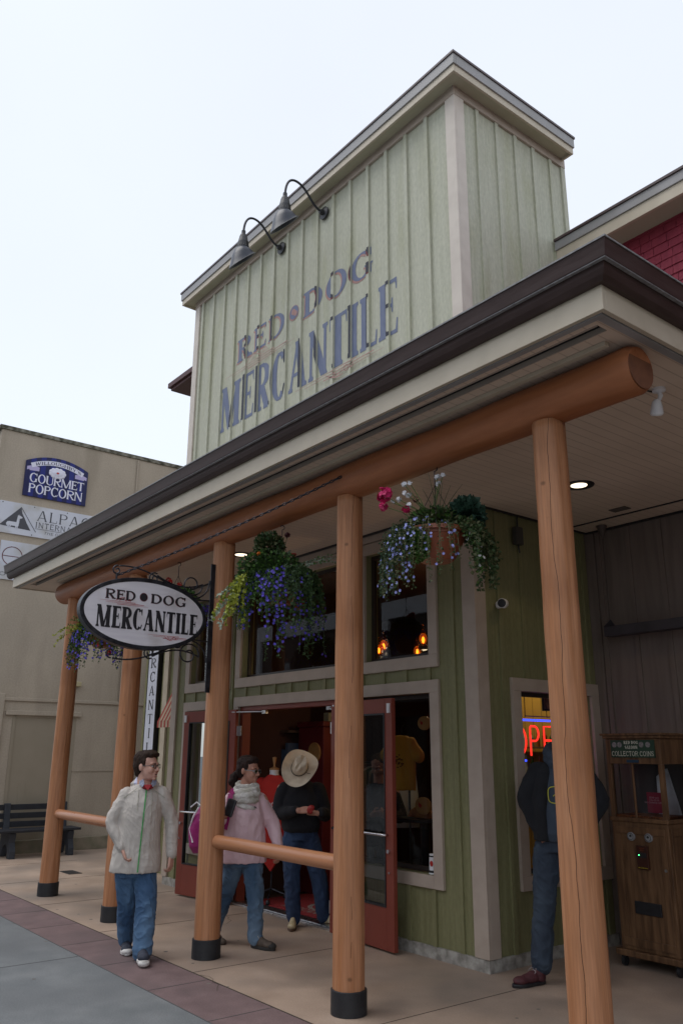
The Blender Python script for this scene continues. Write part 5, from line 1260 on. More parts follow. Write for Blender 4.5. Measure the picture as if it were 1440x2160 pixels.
# mannequin with red hoodie on a rolling stand
mq = thing('mannequin', 'headless mannequin in a red hoodie with wooden neck knob, in the doorway', 'mannequin', (-3.82, .36, 0), R(30))
def mq_fill(mb):
    loft(mb, [((0, 0, .52), .20, .12), ((0, 0, .9), .19, .13), ((0, 0, 1.15), .20, .13), ((0, 0, 1.32), .21, .11), ((0, 0, 1.41), .17, .09), ((0, 0, 1.47), .07, .07)])
    for s in (-1, 1): limb(mb, [(s*.17, 0, 1.37), (s*.25, .0, 1.05), (s*.24, -.03, .80)], [.07, .06, .055])
M_hood = pmat('red hoodie', (.48, .022, .016), (.56, .03, .022), scale=7, rough=.85, bump=.2, bscale=60)
blob('hoodie', M_hood, mq, mq_fill, .013, 2, .010, 7, (1, 1, .4))
mb = MB(); mb.prism([(-.2, -.10, .62), (.2, -.10, .62), (.02, -.08, .36)], (0, .04, 0)); mb.build('hoodie_tail', M_hood, mq)
mb = MB(); mb.lathe([(.065, 1.40), (.055, 1.50), (.06, 1.53)], n=20); mb.build('neck_form', M_white, mq, smooth='auto'); mb = MB(); mb.lathe([(.06, 1.53), (.062, 1.55), (.03, 1.56), (.012, 1.575), (.012, 1.59), (.026, 1.66), (.028, 1.68), (.0, 1.69)], n=20); mb.build('neck_knob', pmat('turned wood', (.42, .22, .09), rough=.4), mq, smooth='auto')
mb = MB(); mb.tube([(0, 0, .14), (0, 0, .8)], .013, 10)
for a in range(5): mb.tube([(0, 0, .16), (.24*cos(a*1.257), .24*sin(a*1.257), .09)], .012, 8); mb.sphere((.25*cos(a*1.257), .25*sin(a*1.257), .04), (.03, .03, .035), 10)
mb.build('rolling_stand', M_iron, mq)
mb = MB(); letters(mb, "RED DOG", lambda u, v: (-.12+.24*u, -.150, 1.10+.05*v), T=.22, t=.1, sf=.05, n=14); mb.keep = True; mb.build('chest_print', M_white, mq)
# door mat, wall panels, pendant lamps
mt = thing('door_mat', 'red entrance mat with white medallion lettering just inside the open doors', 'mat', (-3.0, .55, .012))
MB().box(-1.0, 1.0, -.36, .7, 0, .012).build('mat', pmat('red mat', (.22, .012, .016), (.27, .02, .024), scale=40, rough=.95, bump=.4, bscale=150), mt)
mb = MB()
for p in ring(0, .12, .34, .26, .06, .05, 0, 360, 40): mb.poly([(a, b, .0135) for a, b in p])
letters(mb, "MERCANTILE", lambda u, v: (-.5+1.0*u, -.27+.13*v, .0138), T=.25, t=.09, sf=.06, n=20); letters(mb, "RED DOG", lambda u, v: (-.22+.44*u, .07+.11*v, .0138), T=.25, t=.09, sf=.06, n=20)
mb.keep = True; mb.build('medallion', pmat('mat white', (.42, .40, .38), (.1, .05, .05), scale=60, rough=.9), mt)
rk = thing('red_display_panel', 'tall dark red display cupboard with a round wooden plaque inside the doorway', 'cupboard', (-4.0, 1.05, .02))
mb = MB(); mb.box(-.28, .28, 0, .3, 0, 2.05); mb.box(-.30, .30, -.02, .3, 2.05, 2.12); mb.build('cupboard', pmat('dark red lacquer', (.11, .008, .012), (.14, .012, .016), scale=3, rough=.5), rk, bevel=.01)
mb = MB(); mb.lathe([(0, -.02), (.13, -.02), (.13, .0), (0, 0)], (.10, 0, 1.72), n=28, ax='y'); mb.build('plaque', MATS['tan card'], rk)
pp = thing('exit_box', 'small pale box fixed on the dark inside wall above the cupboard', 'box', (-4.15, 1.41, 2.15)); MB().box(-.0, .12, -.04, .02, -.12, .12).build('box', pmat('pale box', (.4, .4, .28), rough=.5), pp, bevel=.005)
M_amb2 = glassmat('lit amber glass', (.9, .5, .2), 1.2, .2, 0)
_n = M_amb2.node_tree.nodes; _e = _n.new('ShaderNodeEmission'); _e.inputs[0].default_value = (1, .30, .05, 1); _e.inputs[1].default_value = .14; _a = _n.new('ShaderNodeAddShader'); _o = [x for x in _n if x.type == 'OUTPUT_MATERIAL'][0]; _s = _o.inputs[0].links[0].from_socket; M_amb2.node_tree.links.new(_s, _a.inputs[0]); M_amb2.node_tree.links.new(_e.outputs[0], _a.inputs[1]); M_amb2.node_tree.links.new(_a.outputs[0], _o.inputs[0])
M_amber = glassmat('amber glass', (1, .62, .28), 1.35, .05, .02)
M_flame = emat('lamp flame', (1, .45, .12), 9); M_amb = emat('amber glow', (.55, .13, .02), .35)
def oil_lamp(loc, label, s=1.0):
    s *= 1.15
    t = thing('oil_lamp', label, 'lamp', loc, 0, 'lit amber oil lamps inside the upper window')
    prf = [(.035, -.07), (.055, -.045), (.065, -.01), (.055, .03), (.03, .07), (.018, .12), (.016, .14)]
    MB().lathe([(a*s, b*s) for a, b in prf], n=20).build('chimney', M_amber, t, smooth=True)
    MB().sphere((0, 0, 0), (.040*s, .040*s, .055*s), 12).build('glow', M_amb2, t, smooth=True)
    MB().sphere((0, 0, -.012*s), (.016*s, .016*s, .034*s), 10).build('flame', M_flame, t, smooth=True)
    MB().lathe([(.0, -.12*s), (.04*s, -.11*s), (.05*s, -.08*s), (.037*s, -.07*s)], n=18).build('burner', M_black, t)
oil_lamp((-2.33, .9, 2.99), 'amber oil lamp glowing at the left of the upper window')
oil_lamp((-2.30, .8, 2.93), 'second amber oil lamp overlapping the leftmost one, slightly lower', .9)
oil_lamp((-1.64, .9, 3.00), 'amber oil lamp glowing at the right of the upper window')
oil_lamp((-1.74, .9, 2.87), 'lowest amber oil lamp, beside the right one near the sill', .9)
oil_lamp((-5.2, .9, 2.79), 'tiny amber lamp low in the upper window behind the second post', .45)
# open sign in the side window and picture
on = thing('open_sign', 'lit neon sign with red letters between two blue bars in the side window', 'neon sign', (.0, 1.12, 1.88)); on.scale = (1, 1.3, 1.25)
M_nr = emat('neon red', (1, .035, .02), 2.0); M_nb = emat('neon blue', (.04, .08, 1), 3.2)
def on_p(y, z): return (-.12, y, z)
mb = MB(); z0, z1 = -.125, .095
cx, w_ = -.355, .085; mb.tube([on_p(cx+w_*cos(R(a)), (z0+z1)/2+(z1-z0)/2*sin(R(a))) for a in range(0, 360, 15)], .0085, 8, closed=True)
x = -.22; mb.tube([on_p(x, z0), on_p(x, z1-.01), on_p(x+.01, z1)]+[on_p(x+.05+.045*cos(R(a)), z1-.055+.055*sin(R(a))) for a in range(90, -91, -15)]+[on_p(x+.01, z1-.11)], .0085, 8)
x = -.06; mb.tube([on_p(x+.11, z1), on_p(x, z1), on_p(x, z0), on_p(x+.11, z0)], .0085, 8); mb.tube([on_p(x+.01, -.01), on_p(x+.09, -.01)], .0085, 8)
x = .11; mb.tube([on_p(x, z0), on_p(x, z1), on_p(x+.11, z0), on_p(x+.11, z1)], .0085, 8)
mb.build('letter_tubes', M_nr, on, smooth='auto')
mb = MB(); mb.tube([on_p(-.42, .14), on_p(.30, .14)], .008, 8); mb.tube([on_p(-.42, -.16), on_p(-.28, -.16)], .008, 8); mb.tube([on_p(.0, -.16), on_p(.28, -.16)], .008, 8); mb.build('border_tubes', M_nb, on)
mb = MB()
for y in (-.25, .0, .22): mb.tube([(-.135, y, .16), (-.135, y, .42)], .003, 5)
mb.tube([(-.135, -.25, .17), (-.135, .22, .17)], .004, 5); mb.build('hanging_wire', M_black, on)
pf = thing('framed_picture', 'dark framed picture hanging by chains on golden boards inside the side window', 'picture', (-.45, 1.62, 2.26), R(60)); pf.scale = (.7, .7, .7)
mb = MB(); frame(mb, -.16, .16, -.12, .12, .03, -.015, .01); mb.build('frame', M_black, pf); MB().box(-.13, .13, -.004, .004, -.09, .09).build('print', pmat('picture', (.10, .09, .04), (.3, .26, .12), scale=14, rough=.5), pf)
mb = MB(); 
for s in (-.1, .1): mb.tube([(s, 0, .12), (s, 0, .5)], .004, 5)
mb.build('chain', M_black, pf)
bs = thing('bar_shelf', 'dim bar shelf with bottles seen through the side window', 'shelf', (-1.0, 2.35, 1.2))
mb = MB()
for z in (0, .3, .6): mb.box(-.9, .75, -.1, .12, z, z+.02)
mb.build('shelf', pmat('bar wood', (.10, .05, .02), rough=.5), bs)
mb = MB(); g = random.Random(8)
for z in (.02, .32, .62):
    for i in range(16): x = -.85+i*.1+g.uniform(-.01, .01); h_ = g.uniform(.16, .22); mb.lathe([(0, 0), (.03, 0), (.03, h_*.6), (.01, h_*.8), (.01, h_), (0, h_)], (x, 0, z), n=10, mi=g.randrange(3))
mb.build('bottles', [pmat('amber bottle', (.25, .09, .01), rough=.1), pmat('green bottle', (.03, .10, .02), rough=.1), pmat('clear bottle', (.3, .3, .3), rough=.1)], bs)
l = bpy.data.lights.new('bar_lamp', 'SPOT'); l.energy = 110; l.color = (1, .80, .42); l.spot_size = R(95); l.spot_blend = .6; l.shadow_soft_size = .1
lo = bpy.data.objects.new('bar_lamp', l); COL.objects.link(lo); lo.location = (-1.3, 1.5, 3.6); lo.rotation_euler = (R(38), 0, 0)
l = bpy.data.lights.new('tee_fill_light', 'POINT'); l.energy = 15; l.color = (1, .75, .45); l.shadow_soft_size = .15  # fill light added to brighten the yellow tee, has no fixture
lo = bpy.data.objects.new('tee_fill_light', l); COL.objects.link(lo); lo.location = (-1.75, 1.1, 2.7)

rk = thing('clothes_rack', 'dim rack of hanging garments at the back of the shop interior', 'rack', (-4.1, 2.4, 0), R(-20))
mb = MB(); mb.tube([(-.9, 0, 1.6), (1.0, 0, 1.6)], .014, 8)
for x in (-.88, .98): mb.tube([(x, 0, 1.6), (x, 0, .03)], .014, 8); mb.tube([(x, -.25, .03), (x, .25, .03)], .014, 8)
mb.build('rack_frame', M_iron, rk)
gm = [pmat('garment '+n_, c_, rough=.9) for n_, c_ in (('red', (.25, .02, .02)), ('grey', (.16, .16, .17)), ('navy', (.03, .045, .10)), ('white', (.45, .44, .42)), ('green', (.04, .10, .05)))]
g = random.Random(12)
for i in range(11):
    x = -.78+i*.16; mb = MB(); w_ = g.uniform(.20, .25); h_ = g.uniform(.6, .75)
    loft(mb, [((x, 0, 1.55-h_), .05, w_), ((x, 0, 1.2), .045, w_*.95), ((x, 0, 1.48), .035, w_*.8), ((x, 0, 1.55), .02, .05)], 14); mb.build('garment', gm[g.randrange(5)], rk, smooth=True)
# ================================================================ people
def skin(name, a, b): return pmat(name, a, b, scale=18, rough=.5, spec=.4, bump=.04, bscale=180)
SK1 = skin('fair skin', (.50, .27, .20), (.56, .32, .25)); SK2 = skin('ruddy skin', (.42, .20, .14), (.48, .25, .18))
M_eye = pmat('eye white', (.65, .62, .60), rough=.3); M_iris = pmat('eye iris', (.05, .03, .02), rough=.2); M_lip = pmat('lips', (.34, .11, .09), (.38, .13, .11), scale=30, rough=.45)
def head_matrix(c, yaw, pitch=0, roll=0, s=1.0):
    return Matrix.Translation(Vector(c)) @ Matrix.Rotation(yaw, 4, 'Z') @ Matrix.Rotation(pitch, 4, 'X') @ Matrix.Rotation(roll, 4, 'Y') @ Matrix.Scale(s, 4)
def xf(mb, M_, fn):
    t = MB(); fn(t); k = len(mb.v); mb.v += [tuple(M_ @ Vector(v)) for v in t.v]; mb.f += [tuple(k+i for i in f) for f in t.f]; mb.mi += t.mi
def head_fill(m, jowl=1.0):
    m.sphere((0, .015, .035), (.076, .097, .086), 24); m.sphere((0, -.020, -.03), (.062*jowl, .068, .088), 24)
    m.sphere((0, -.032, -.078), (.047*jowl, .047, .038), 16); m.sphere((0, -.070, -.098), (.022, .018, .017), 12)
    m.tube([(0, -.082, .012), (0, -.098, -.016), (0, -.107, -.030)], [.009, .011, .014], 12); m.sphere((0, -.106, -.030), (.013, .012, .011), 12)
    for s in (-1, 1):
        m.sphere((s*.013, -.095, -.034), (.010, .011, .008), 10); m.sphere((s*.036*jowl, -.060, -.030), (.027, .026, .030), 14)
        m.tube([(s*.008, -.086, .022), (s*.048, -.072, .022)], .010, 10); m.sphere((s*.048, -.070, .022), .010, 8)
        m.sphere((s*.079, .014, -.004), (.011, .020, .031), 14); m.sphere((s*.076, .008, -.004), (.014, .015, .022), 12)
    m.tube([(-.024, -.080, -.060), (0, -.091, -.058), (.024, -.080, -.060)], .0075, 10); m.tube([(-.020, -.079, -.072), (0, -.088, -.074), (.020, -.079, -.072)], .008, 10)
def eye_dent(H):
    Hi = H.inverted()
    def post(co, n):
        p = Hi @ co
        if abs(p.z) < .15:
            for s in (-1, 1):
                d2 = ((p.x-s*.031)/.016)**2+((p.z-.002)/.011)**2
                if p.y < -.05: p.y += .012*math.exp(-d2)
            d3 = (p.x/.026)**2+((p.z+.0665)/.0035)**2
            if p.y < -.05: p.y += .006*math.exp(-d3)
        return H @ p
    return post
def face_parts(t, H, mouth=.0, brow=None):
    mb = MB()
    for s in (-1, 1): xf(mb, H, lambda m, s=s: m.sphere((s*.031, -.0715, .002), (.0125, .0105, .0075), 12))
    mb.build('eyes', M_eye, t, smooth=True); mb = MB()
    for s in (-1, 1): xf(mb, H, lambda m, s=s: m.sphere((s*.031, -.0795, .002), (.0055, .004, .0055), 10))
    mb.build('irises', M_iris, t, smooth=True)
    mb = MB(); xf(mb, H, lambda m: (m.tube([(-.021, -.0875, -.061), (-.006, -.0975, -.059), (0, -.0965, -.0605), (.006, -.0975, -.059), (.021, -.0875, -.061)], [.001, .0035, .003, .0035, .001], 8), m.tube([(-.019, -.0855, -.0725-mouth), (0, -.0955, -.0755-mouth), (.019, -.0855, -.0725-mouth)], [.001, .0045, .001], 8)))
    mb.build('lips', M_lip, t, smooth=True)
    if mouth: mb = MB(); xf(mb, H, lambda m: m.sphere((0, -.0885, -.067), (.014, .006, .006), 12)); mb.build('mouth', pmat('mouth dark', (.03, .008, .008), rough=.6), t)
    if brow:
        mb = MB()
        for s in (-1, 1): xf(mb, H, lambda m, s=s: m.tube([(s*.014, -.0955, .021), (s*.032, -.0885, .026), (s*.048, -.0765, .022)], [.002, .0032, .001], 6))
        mb.build('eyebrows', brow, t)
def glasses(t, H, mat):
    mb = MB()
    for s in (-1, 1):
        rim_ = [(s*.033+.021*math.copysign(abs(cos(R(a)))**.6, cos(R(a))), -.098+.004*abs(cos(R(a))), .000+.0145*math.copysign(abs(sin(R(a)))**.6, sin(R(a)))) for a in range(0, 360, 15)]
        xf(mb, H, lambda m: m.tube(rim_, .0026, 6, closed=True)); xf(mb, H, lambda m: m.tube([(s*.055, -.092, .006), (s*.072, -.05, .006), (s*.083, .012, .008)], .0028, 6))
    xf(mb, H, lambda m: m.tube([(-.012, -.098, .004), (0, -.102, .007), (.012, -.098, .004)], .0024, 6)); o = mb.build('glasses', mat, t)
    g = MB()
    for s in (-1, 1): xf(g, H, lambda m: m.poly([(s*.033+.019*cos(R(a)), -.0985, .013*sin(R(a))) for a in range(0, 360, 20)]))
    g.build('lens', M_glassc, o)
def hand(mb, wrist, d, n, s=1, curl=.5, side=1, fist=False):
    """palm and five separate fingers; d = direction of the hand, n = palm normal (towards the inside), side = thumb side sign"""
    w0 = Vector(wrist); d = Vector(d).normalized(); n = Vector(n); n = (n-d*n.dot(d)).normalized(); x = d.cross(n).normalized()*side
    def P(a, b, c): return w0+(x*a+d*b+n*c)*s
    mb.tube([P(0, -.02, 0), P(0, .015, 0)], [.026*s, .027*s], 12)
    for a in (-.026, -.009, .009, .026): mb.tube([P(a*.6, .0, 0), P(a, .045, 0), P(a*1.15, .088, 0)], [.015*s, .0145*s, .0115*s], 10); mb.sphere(P(a*1.15, .088, 0), .0115*s, 10)
    for i, a in enumerate((-.031, -.0105, .0105, .031)):
        L = (.034, .042, .045, .040)[i]*s; r = (.0078, .0088, .0092, .0088)[i]*s
        c = curl*(1.1-.08*i); p = P(a, .088, 0); ang = c*.75; dr = d
        for k in range(3):
            dr = d*cos(ang)+n*sin(ang); q = p+dr*L*(1-.22*k)*.85; mb.tube([p, q], [r*(1-.08*k), r*(.94-.1*k)], 10); mb.sphere(q, r*(.95-.1*k), 10); p = q; ang += c*1.1
    p = P(.024, .020, .004); q = P(.050, .052, .018+.02*curl); q2 = P(.046-.018*curl, .082, .030+.03*curl)
    mb.tube([p, q], [.0135*s, .0115*s], 10); mb.sphere(q, .0115*s, 10); mb.tube([q, q2], [.0108*s, .0088*s], 10); mb.sphere(q2, .0088*s, 10)
def shoe(t, heel, d, L=.29, W=.052, mats=(None, None, None), name='shoe', h=.075, boot=0, tilt=0, laces=True):
    heel = Vector(heel); d = Vector((d[0], d[1], 0)).normalized(); x = Vector((d.y, -d.x, 0)); M_ = Matrix(((x.x, d.x, 0, heel.x), (x.y, d.y, 0, heel.y), (0, 0, 1, heel.z), (0, 0, 0, 1))) @ Matrix.Rotation(tilt, 4, 'X')
    def up(m):
        m.sphere((0, .045, .052), (W*.80, .052, .050), 16); m.sphere((0, L*.48, .050), (W*.88, L*.30, .040), 16); m.sphere((0, L*.76, .043), (W*1.0, L*.21, .034), 16)
        m.tube([(0, .055, .03), (0, .050, .10+boot)], [W*.78, W*.80], 16); m.sphere((0, L*.38, .065), (W*.7, .06, .040), 14)
    def so(m):
        pr = []
        for i in range(28):
            a = 2*pi*i/28; y = L/2+(L/2+.004)*sin(a); w_ = W*(.86+.22*math.exp(-((y-L*.72)/(.22*L))**2)-.10*math.exp(-((y-L*.38)/(.15*L))**2))
            pr.append((w_*math.copysign(abs(cos(a))**.75, cos(a)), y, 0.001))
        m.prism(pr, (0, 0, .026))
    def fill(mb): xf(mb, M_, up)
    o = blob(name, mats[0], t, fill, .007, 2)
    mb = MB(); xf(mb, M_, so); mb.build('sole', mats[1], o, bevel=.006)
    if laces:
        mb = MB()
        def lc(m):
            for i in range(5):
                y = L*.34+.022*i; z = .108-.009*i; m.tube([(-.024, y-.006, z-.014), (0, y, z+.001), (.024, y+.006, z-.014)], .0032, 5)
            m.tube([(0, L*.30, .110), (.03, L*.32, .12), (.04, L*.42, .095)], .0026, 5); m.tube([(0, L*.30, .110), (-.03, L*.33, .12), (-.045, L*.42, .09)], .0026, 5)
        xf(mb, M_, lc); mb.build('laces', mats[2], o)
    return o
def denim(name, a, b, lo=.4, hi=.6): return pmat(name, a, b, scale=1.9, st=(1.6, 1.6, .8), rough=.85, bump=.35, bscale=160, lo=lo, hi=hi)
D1 = denim('mid blue denim', (.030, .075, .155), (.095, .175, .29)); D2 = denim('worn blue denim', (.045, .095, .17), (.15, .23, .33)); D3 = denim('indigo denim', (.014, .03, .075), (.03, .06, .13)); D4 = denim('dark washed denim', (.022, .034, .055), (.05, .072, .10))
def strip(mb, pts, w_, th=.003, nrm=(0, -1, 0)):
    for i in range(len(pts)-1):
        a, b = Vector(pts[i]), Vector(pts[i+1]); d = (b-a).normalized(); s_ = d.cross(Vector(nrm)).normalized()*w_/2; n_ = Vector(nrm)*th
        mb.prism([a-s_, a+s_, b+s_, b-s_], n_)
def surf_y(o, x, z, y0=-1):       # front surface of a body part at local (x, z)
    best = None; ca = VC[o.name]
    for i in range(0, len(ca), 3):
        if abs(ca[i]-x) < .014 and abs(ca[i+2]-z) < .014 and (best is None or ca[i+1] < best): best = ca[i+1]
    return best if best is not None else y0

# ---- the youth walking in a pale rain jacket
loc = (-2.25, -2.05, 0)
t = thing('person', 'young man walking in glasses, pale beige rain jacket with green zip, blue jeans', 'person', loc, face_cam(loc))
H = head_matrix((-.052, -.01, 1.610), R(58), R(-2), 0, 1.10)
def body(mb):
    xf(mb, H, lambda m: head_fill(m, 1.14))
    limb(mb, [(-.075, .03, 1.36), (-.062, .012, 1.545)], [.080, .070]); mb.sphere((-.04, -.035, 1.52), (.055, .045, .035), 14)
    loft(mb, [((-.09, .02, .80), .17, .12), ((-.09, .02, 1.0), .17, .13), ((-.08, .02, 1.2), .17, .12), ((-.07, .02, 1.38), .17, .09), ((-.065, .02, 1.44), .08, .06)])
    limb(mb, [(-.215, .02, 1.34), (-.335, .0, 1.12), (-.225, -.08, .90)], [.045, .038, .028]); hand(mb, (-.222, -.085, .895), (.35, -.35, -.85), (.9, .2, .3), 1.0, .75, -1)
    limb(mb, [(.12, .02, 1.36), (.20, .03, 1.12), (.215, .0, .83)], [.055, .045, .03]); hand(mb, (.216, -.002, .825), (-.02, -.12, -1), (-.8, .5, 0), 1.0, .7, 1)
    limb(mb, [(-.165, .03, .80), (-.150, .10, .44), (-.14, .26, .10)], [.075, .046, .036]); limb(mb, [(-.01, .0, .80), (.022, -.10, .44), (.010, -.18, .08)], [.075, .046, .036])
blob('body', SK1, t, body, .0062, 2, post=eye_dent(H))
brown = pmat('dark brown hair', (.016, .008, .005), (.034, .017, .010), scale=60, st=(1, 1, .25), rough=.75, spec=.25, bump=.5, bscale=140, bst=(1, 1, .2))
face_parts(t, H, .006, brown); glasses(t, H, M_black)
def hair(mb):
    def f_(m):
        m.sphere((0, .035, .062), (.082, .094, .075), 22); m.sphere((0, .060, .015), (.077, .066, .090), 20); m.sphere((0, -.025, .098), (.070, .062, .040), 18)
        for s in (-1, 1): m.sphere((s*.067, .028, .035), (.017, .045, .045), 12); m.sphere((s*.072, -.012, .032), (.008, .016, .034), 10)
        m.tube([(-.055, -.066, .092), (0, -.083, .100), (.055, -.066, .094)], .017, 10)
        m.sphere((0, .075, -.050), (.058, .035, .035), 14)
    xf(mb, H, f_)
blob('hair', brown, t, hair, .007, 1, .0045, 45, (1, 1, .4))
J1 = pmat('pale beige nylon', (.44, .395, .355), (.50, .455, .41), scale=6, rough=.5, bump=.8, bscale=13, bst=(1.6, 1.6, .7), spec=.4)
def jacket(mb):
    loft(mb, [((-.098, .015, .700), .226, .158), ((-.098, .015, .76), .226, .160), ((-.098, .02, .90), .208, .152), ((-.092, .015, 1.05), .195, .150), ((-.085, .01, 1.18), .192, .150), ((-.078, .015, 1.30), .190, .135), ((-.070, .02, 1.38), .170, .112), ((-.066, .02, 1.425), .12, .09), ((-.062, .02, 1.452), .085, .08)], 30)
    limb(mb, [(-.215, .02, 1.355), (-.345, .0, 1.125), (-.225, -.075, .915)], [.078, .065, .047]); limb(mb, [(.095, .02, 1.36), (.205, .03, 1.14), (.216, .0, .845)], [.078, .063, .048])
    mb.tube([(-.17, .03, 1.435), (-.115, .095, 1.475), (-.06, .115, 1.485), (.0, .085, 1.468), (.05, .02, 1.44)], [.030, .045, .050, .042, .024], 14)
jo = blob('jacket', J1, t, jacket, .007, 3, .0065, 8, (1.4, 1.4, .6), 3, cr=.0035, cf=17)
mb = MB(); zp = [(-.045+(-.045-.0)*0-.030*(1-(z-.715)/.72)+.0, 0, z) for z in [1.432-.045*i for i in range(17)]]
zp = [(p[0], surf_y(jo, p[0], p[2], -.14)-.001, p[2]) for p in zp]; strip(mb, zp, .011, .004); mb.build('zip', pmat('green zip', (.05, .30, .07), rough=.5), t)
mb = MB()
for x0, x1, zb in ((-.115, -.115, 1.22), (.005, .01, 1.18)):
    L = [(x0+(x1-x0)*i/8, 0, 1.42-(1.42-zb)*i/8) for i in range(9)]; mb.tube([(p[0], surf_y(jo, p[0], p[2], -.13)-.003, p[2]) for p in L], .0028, 6)
mb.build('drawcord', pmat('cord', (.42, .40, .33), rough=.7), t)
mb = MB()
for s, x0, x1 in ((-1, -.13, -.245), (1, .0, .125)):
    L = [(x0+(x1-x0)*i/8, 0, 1.42-.085*i/8) for i in range(9)]; mb.tube([(p[0], surf_y(jo, p[0], p[2], -.12)-.001, p[2]) for p in L], .0025, 5)
mb.build('piping', pmat('grey green piping', (.30, .31, .24), rough=.7), t)
def hood_in(mb): mb.tube([(-.150, -.005, 1.452), (-.125, .045, 1.495), (-.075, .085, 1.515), (-.01, .07, 1.50), (.03, .01, 1.455)], [.018, .030, .034, .030, .018], 12)
blob('hood_lining', pmat('lilac lining', (.52, .53, .70), (.62, .62, .78), scale=20, rough=.8), t, hood_in, .007, 1, .005, 20)
mb = MB(); mb.prism([(-.075, -.115, 1.452), (.0, -.118, 1.452), (-.035, -.142, 1.405)], (0, .05, 0)); mb.sphere((-.037, -.06, 1.43), (.055, .055, .025), 14); mb.build('red_tee', pmat('red tee', (.28, .015, .02), rough=.85), t, smooth=False)
mb = MB()
for s in (-1, 1): mb.prism([(-.037+s*.045, -.05, 1.505), (-.037+s*.078, -.02, 1.50), (-.037+s*.078, -.065, 1.455), (-.037+s*.046, -.118, 1.432), (-.037+s*.030, -.100, 1.462)], (0, .012, 0))
mb.build('shirt_collar', pmat('blue grey collar', (.17, .19, .27), (.30, .32, .40), scale=70, rough=.8), t)
def jeans(mb):
    loft(mb, [((-.09, .02, .66), .185, .115), ((-.09, .02, .74), .19, .125), ((-.09, .02, .86), .18, .12)])
    limb(mb, [(-.175, .03, .74), (-.150, .10, .44), (-.140, .26, .105)], [.108, .086, .076]); limb(mb, [(-.012, .01, .72), (.020, -.10, .44), (.010, -.185, .085)], [.100, .090, .084])
blob('jeans', D1, t, jeans, .007, 1, .008, 8, (1, 1, 1.1), 5, cr=.006, cf=13)
navy = pmat('navy canvas', (.02, .025, .04), (.035, .04, .06), scale=30, rough=.8); wht = pmat('white rubber', (.55, .53, .50), (.62, .60, .58), scale=20, rough=.6)
for hp, d, ti in (((-.145, .335, .005), (.10, -1), 0), ((.005, -.13, .012), (.10, -1), R(4))):
    o = shoe(t, hp, d, .30, .054, (navy, wht, wht), tilt=ti)
    dv = Vector((d[0], d[1], 0)).normalized(); c = Vector(hp)+dv*.262
    mb = MB(); mb.sphere((c.x, c.y, .034), (.050, .046, .030), 16); mb.build('toe_cap', wht, o, smooth=True)

# ---- the woman in pink
loc = (-2.0, -1.1, 0)
t = thing('person', 'woman with tied dark hair, glasses, pale pink jacket and cream scarf, holding a wallet', 'person', loc, face_cam(loc))
H = head_matrix((-.040, .0, 1.570), R(58), R(4), 0, 1.06)
def body(mb):
    xf(mb, H, lambda m: head_fill(m, 1.06)); limb(mb, [(-.07, .03, 1.34), (-.055, .012, 1.50)], [.07, .056])
    loft(mb, [((-.07, .02, .80), .15, .12), ((-.07, .02, 1.0), .15, .12), ((-.07, .02, 1.2), .16, .12), ((-.07, .02, 1.33), .15, .09), ((-.07, .02, 1.38), .08, .06)])
    limb(mb, [(-.22, .02, 1.30), (-.34, .0, 1.06), (-.262, -.16, 1.15)], [.05, .042, .028]); hand(mb, (-.255, -.165, 1.155), (.45, -.15, .9), (.6, .6, -.2), .92, .9, 1)
    limb(mb, [(.10, .02, 1.30), (.215, .02, 1.06), (.262, -.05, .87)], [.05, .042, .028]); hand(mb, (.264, -.052, .862), (.05, -.2, -1), (-.8, .5, 0), .92, .6, 1)
    limb(mb, [(-.13, .03, .80), (-.225, .12, .44), (-.335, .27, .10)], [.07, .045, .035]); limb(mb, [(.02, .0, .80), (.062, -.04, .44), (.075, -.03, .10)], [.07, .045, .035])
blob('body', SK2, t, body, .0062, 2, post=eye_dent(H))
hb = pmat('brown hair', (.014, .007, .006), (.030, .015, .012), scale=50, st=(.4, 1, 1), rough=.7, spec=.25, bump=.4, bscale=120)
face_parts(t, H, 0, hb); glasses(t, H, pmat('grey metal glasses', (.25, .27, .28), rough=.3, metal=.6))
def hair(mb):
    def f_(m):
        m.sphere((0, .030, .060), (.084, .097, .078), 22); m.sphere((0, .060, .010), (.080, .066, .088), 20); m.sphere((0, -.030, .092), (.070, .052, .036), 18)
        for s in (-1, 1): m.sphere((s*.068, .020, .040), (.018, .052, .050), 12)
        m.sphere((0, .125, -.030), (.030, .028, .030), 12)
        m.tube([(0, .125, -.03), (.01, .165, -.07), (0, .170, -.12), (.02, .155, -.165)], [.025, .042, .040, .018], 12); m.sphere((.02, .18, -.09), (.035, .03, .04), 12); m.sphere((-.025, .165, -.115), (.03, .03, .035), 12)
    xf(mb, H, f_)
blob('hair', hb, t, hair, .007, 1, .006, 40, (1, 1, .5))
J2 = pmat('pale pink nylon', (.62, .42, .46), (.72, .52, .56), scale=6, rough=.5, bump=.8, bscale=9, bst=(1.6, 1.6, .6), spec=.4)
def jacket(mb):
    loft(mb, [((-.075, .02, .735), .228, .160), ((-.075, .02, .78), .230, .165), ((-.075, .02, .92), .218, .162), ((-.078, .01, 1.05), .205, .160), ((-.078, .0, 1.18), .200, .160), ((-.075, .01, 1.28), .185, .135), ((-.072, .02, 1.345), .155, .105), ((-.07, .02, 1.39), .10, .085), ((-.07, .02, 1.41), .07, .07)], 30)
    limb(mb, [(-.195, .02, 1.295), (-.335, .0, 1.075), (-.272, -.14, 1.125)], [.078, .068, .05]); limb(mb, [(.06, .02, 1.295), (.212, .02, 1.07), (.262, -.045, .885)], [.080, .068, .048])
jo = blob('jacket', J2, t, jacket, .007, 3, .006, 8, (1.4, 1.4, .6), 8, cr=.003, cf=15)
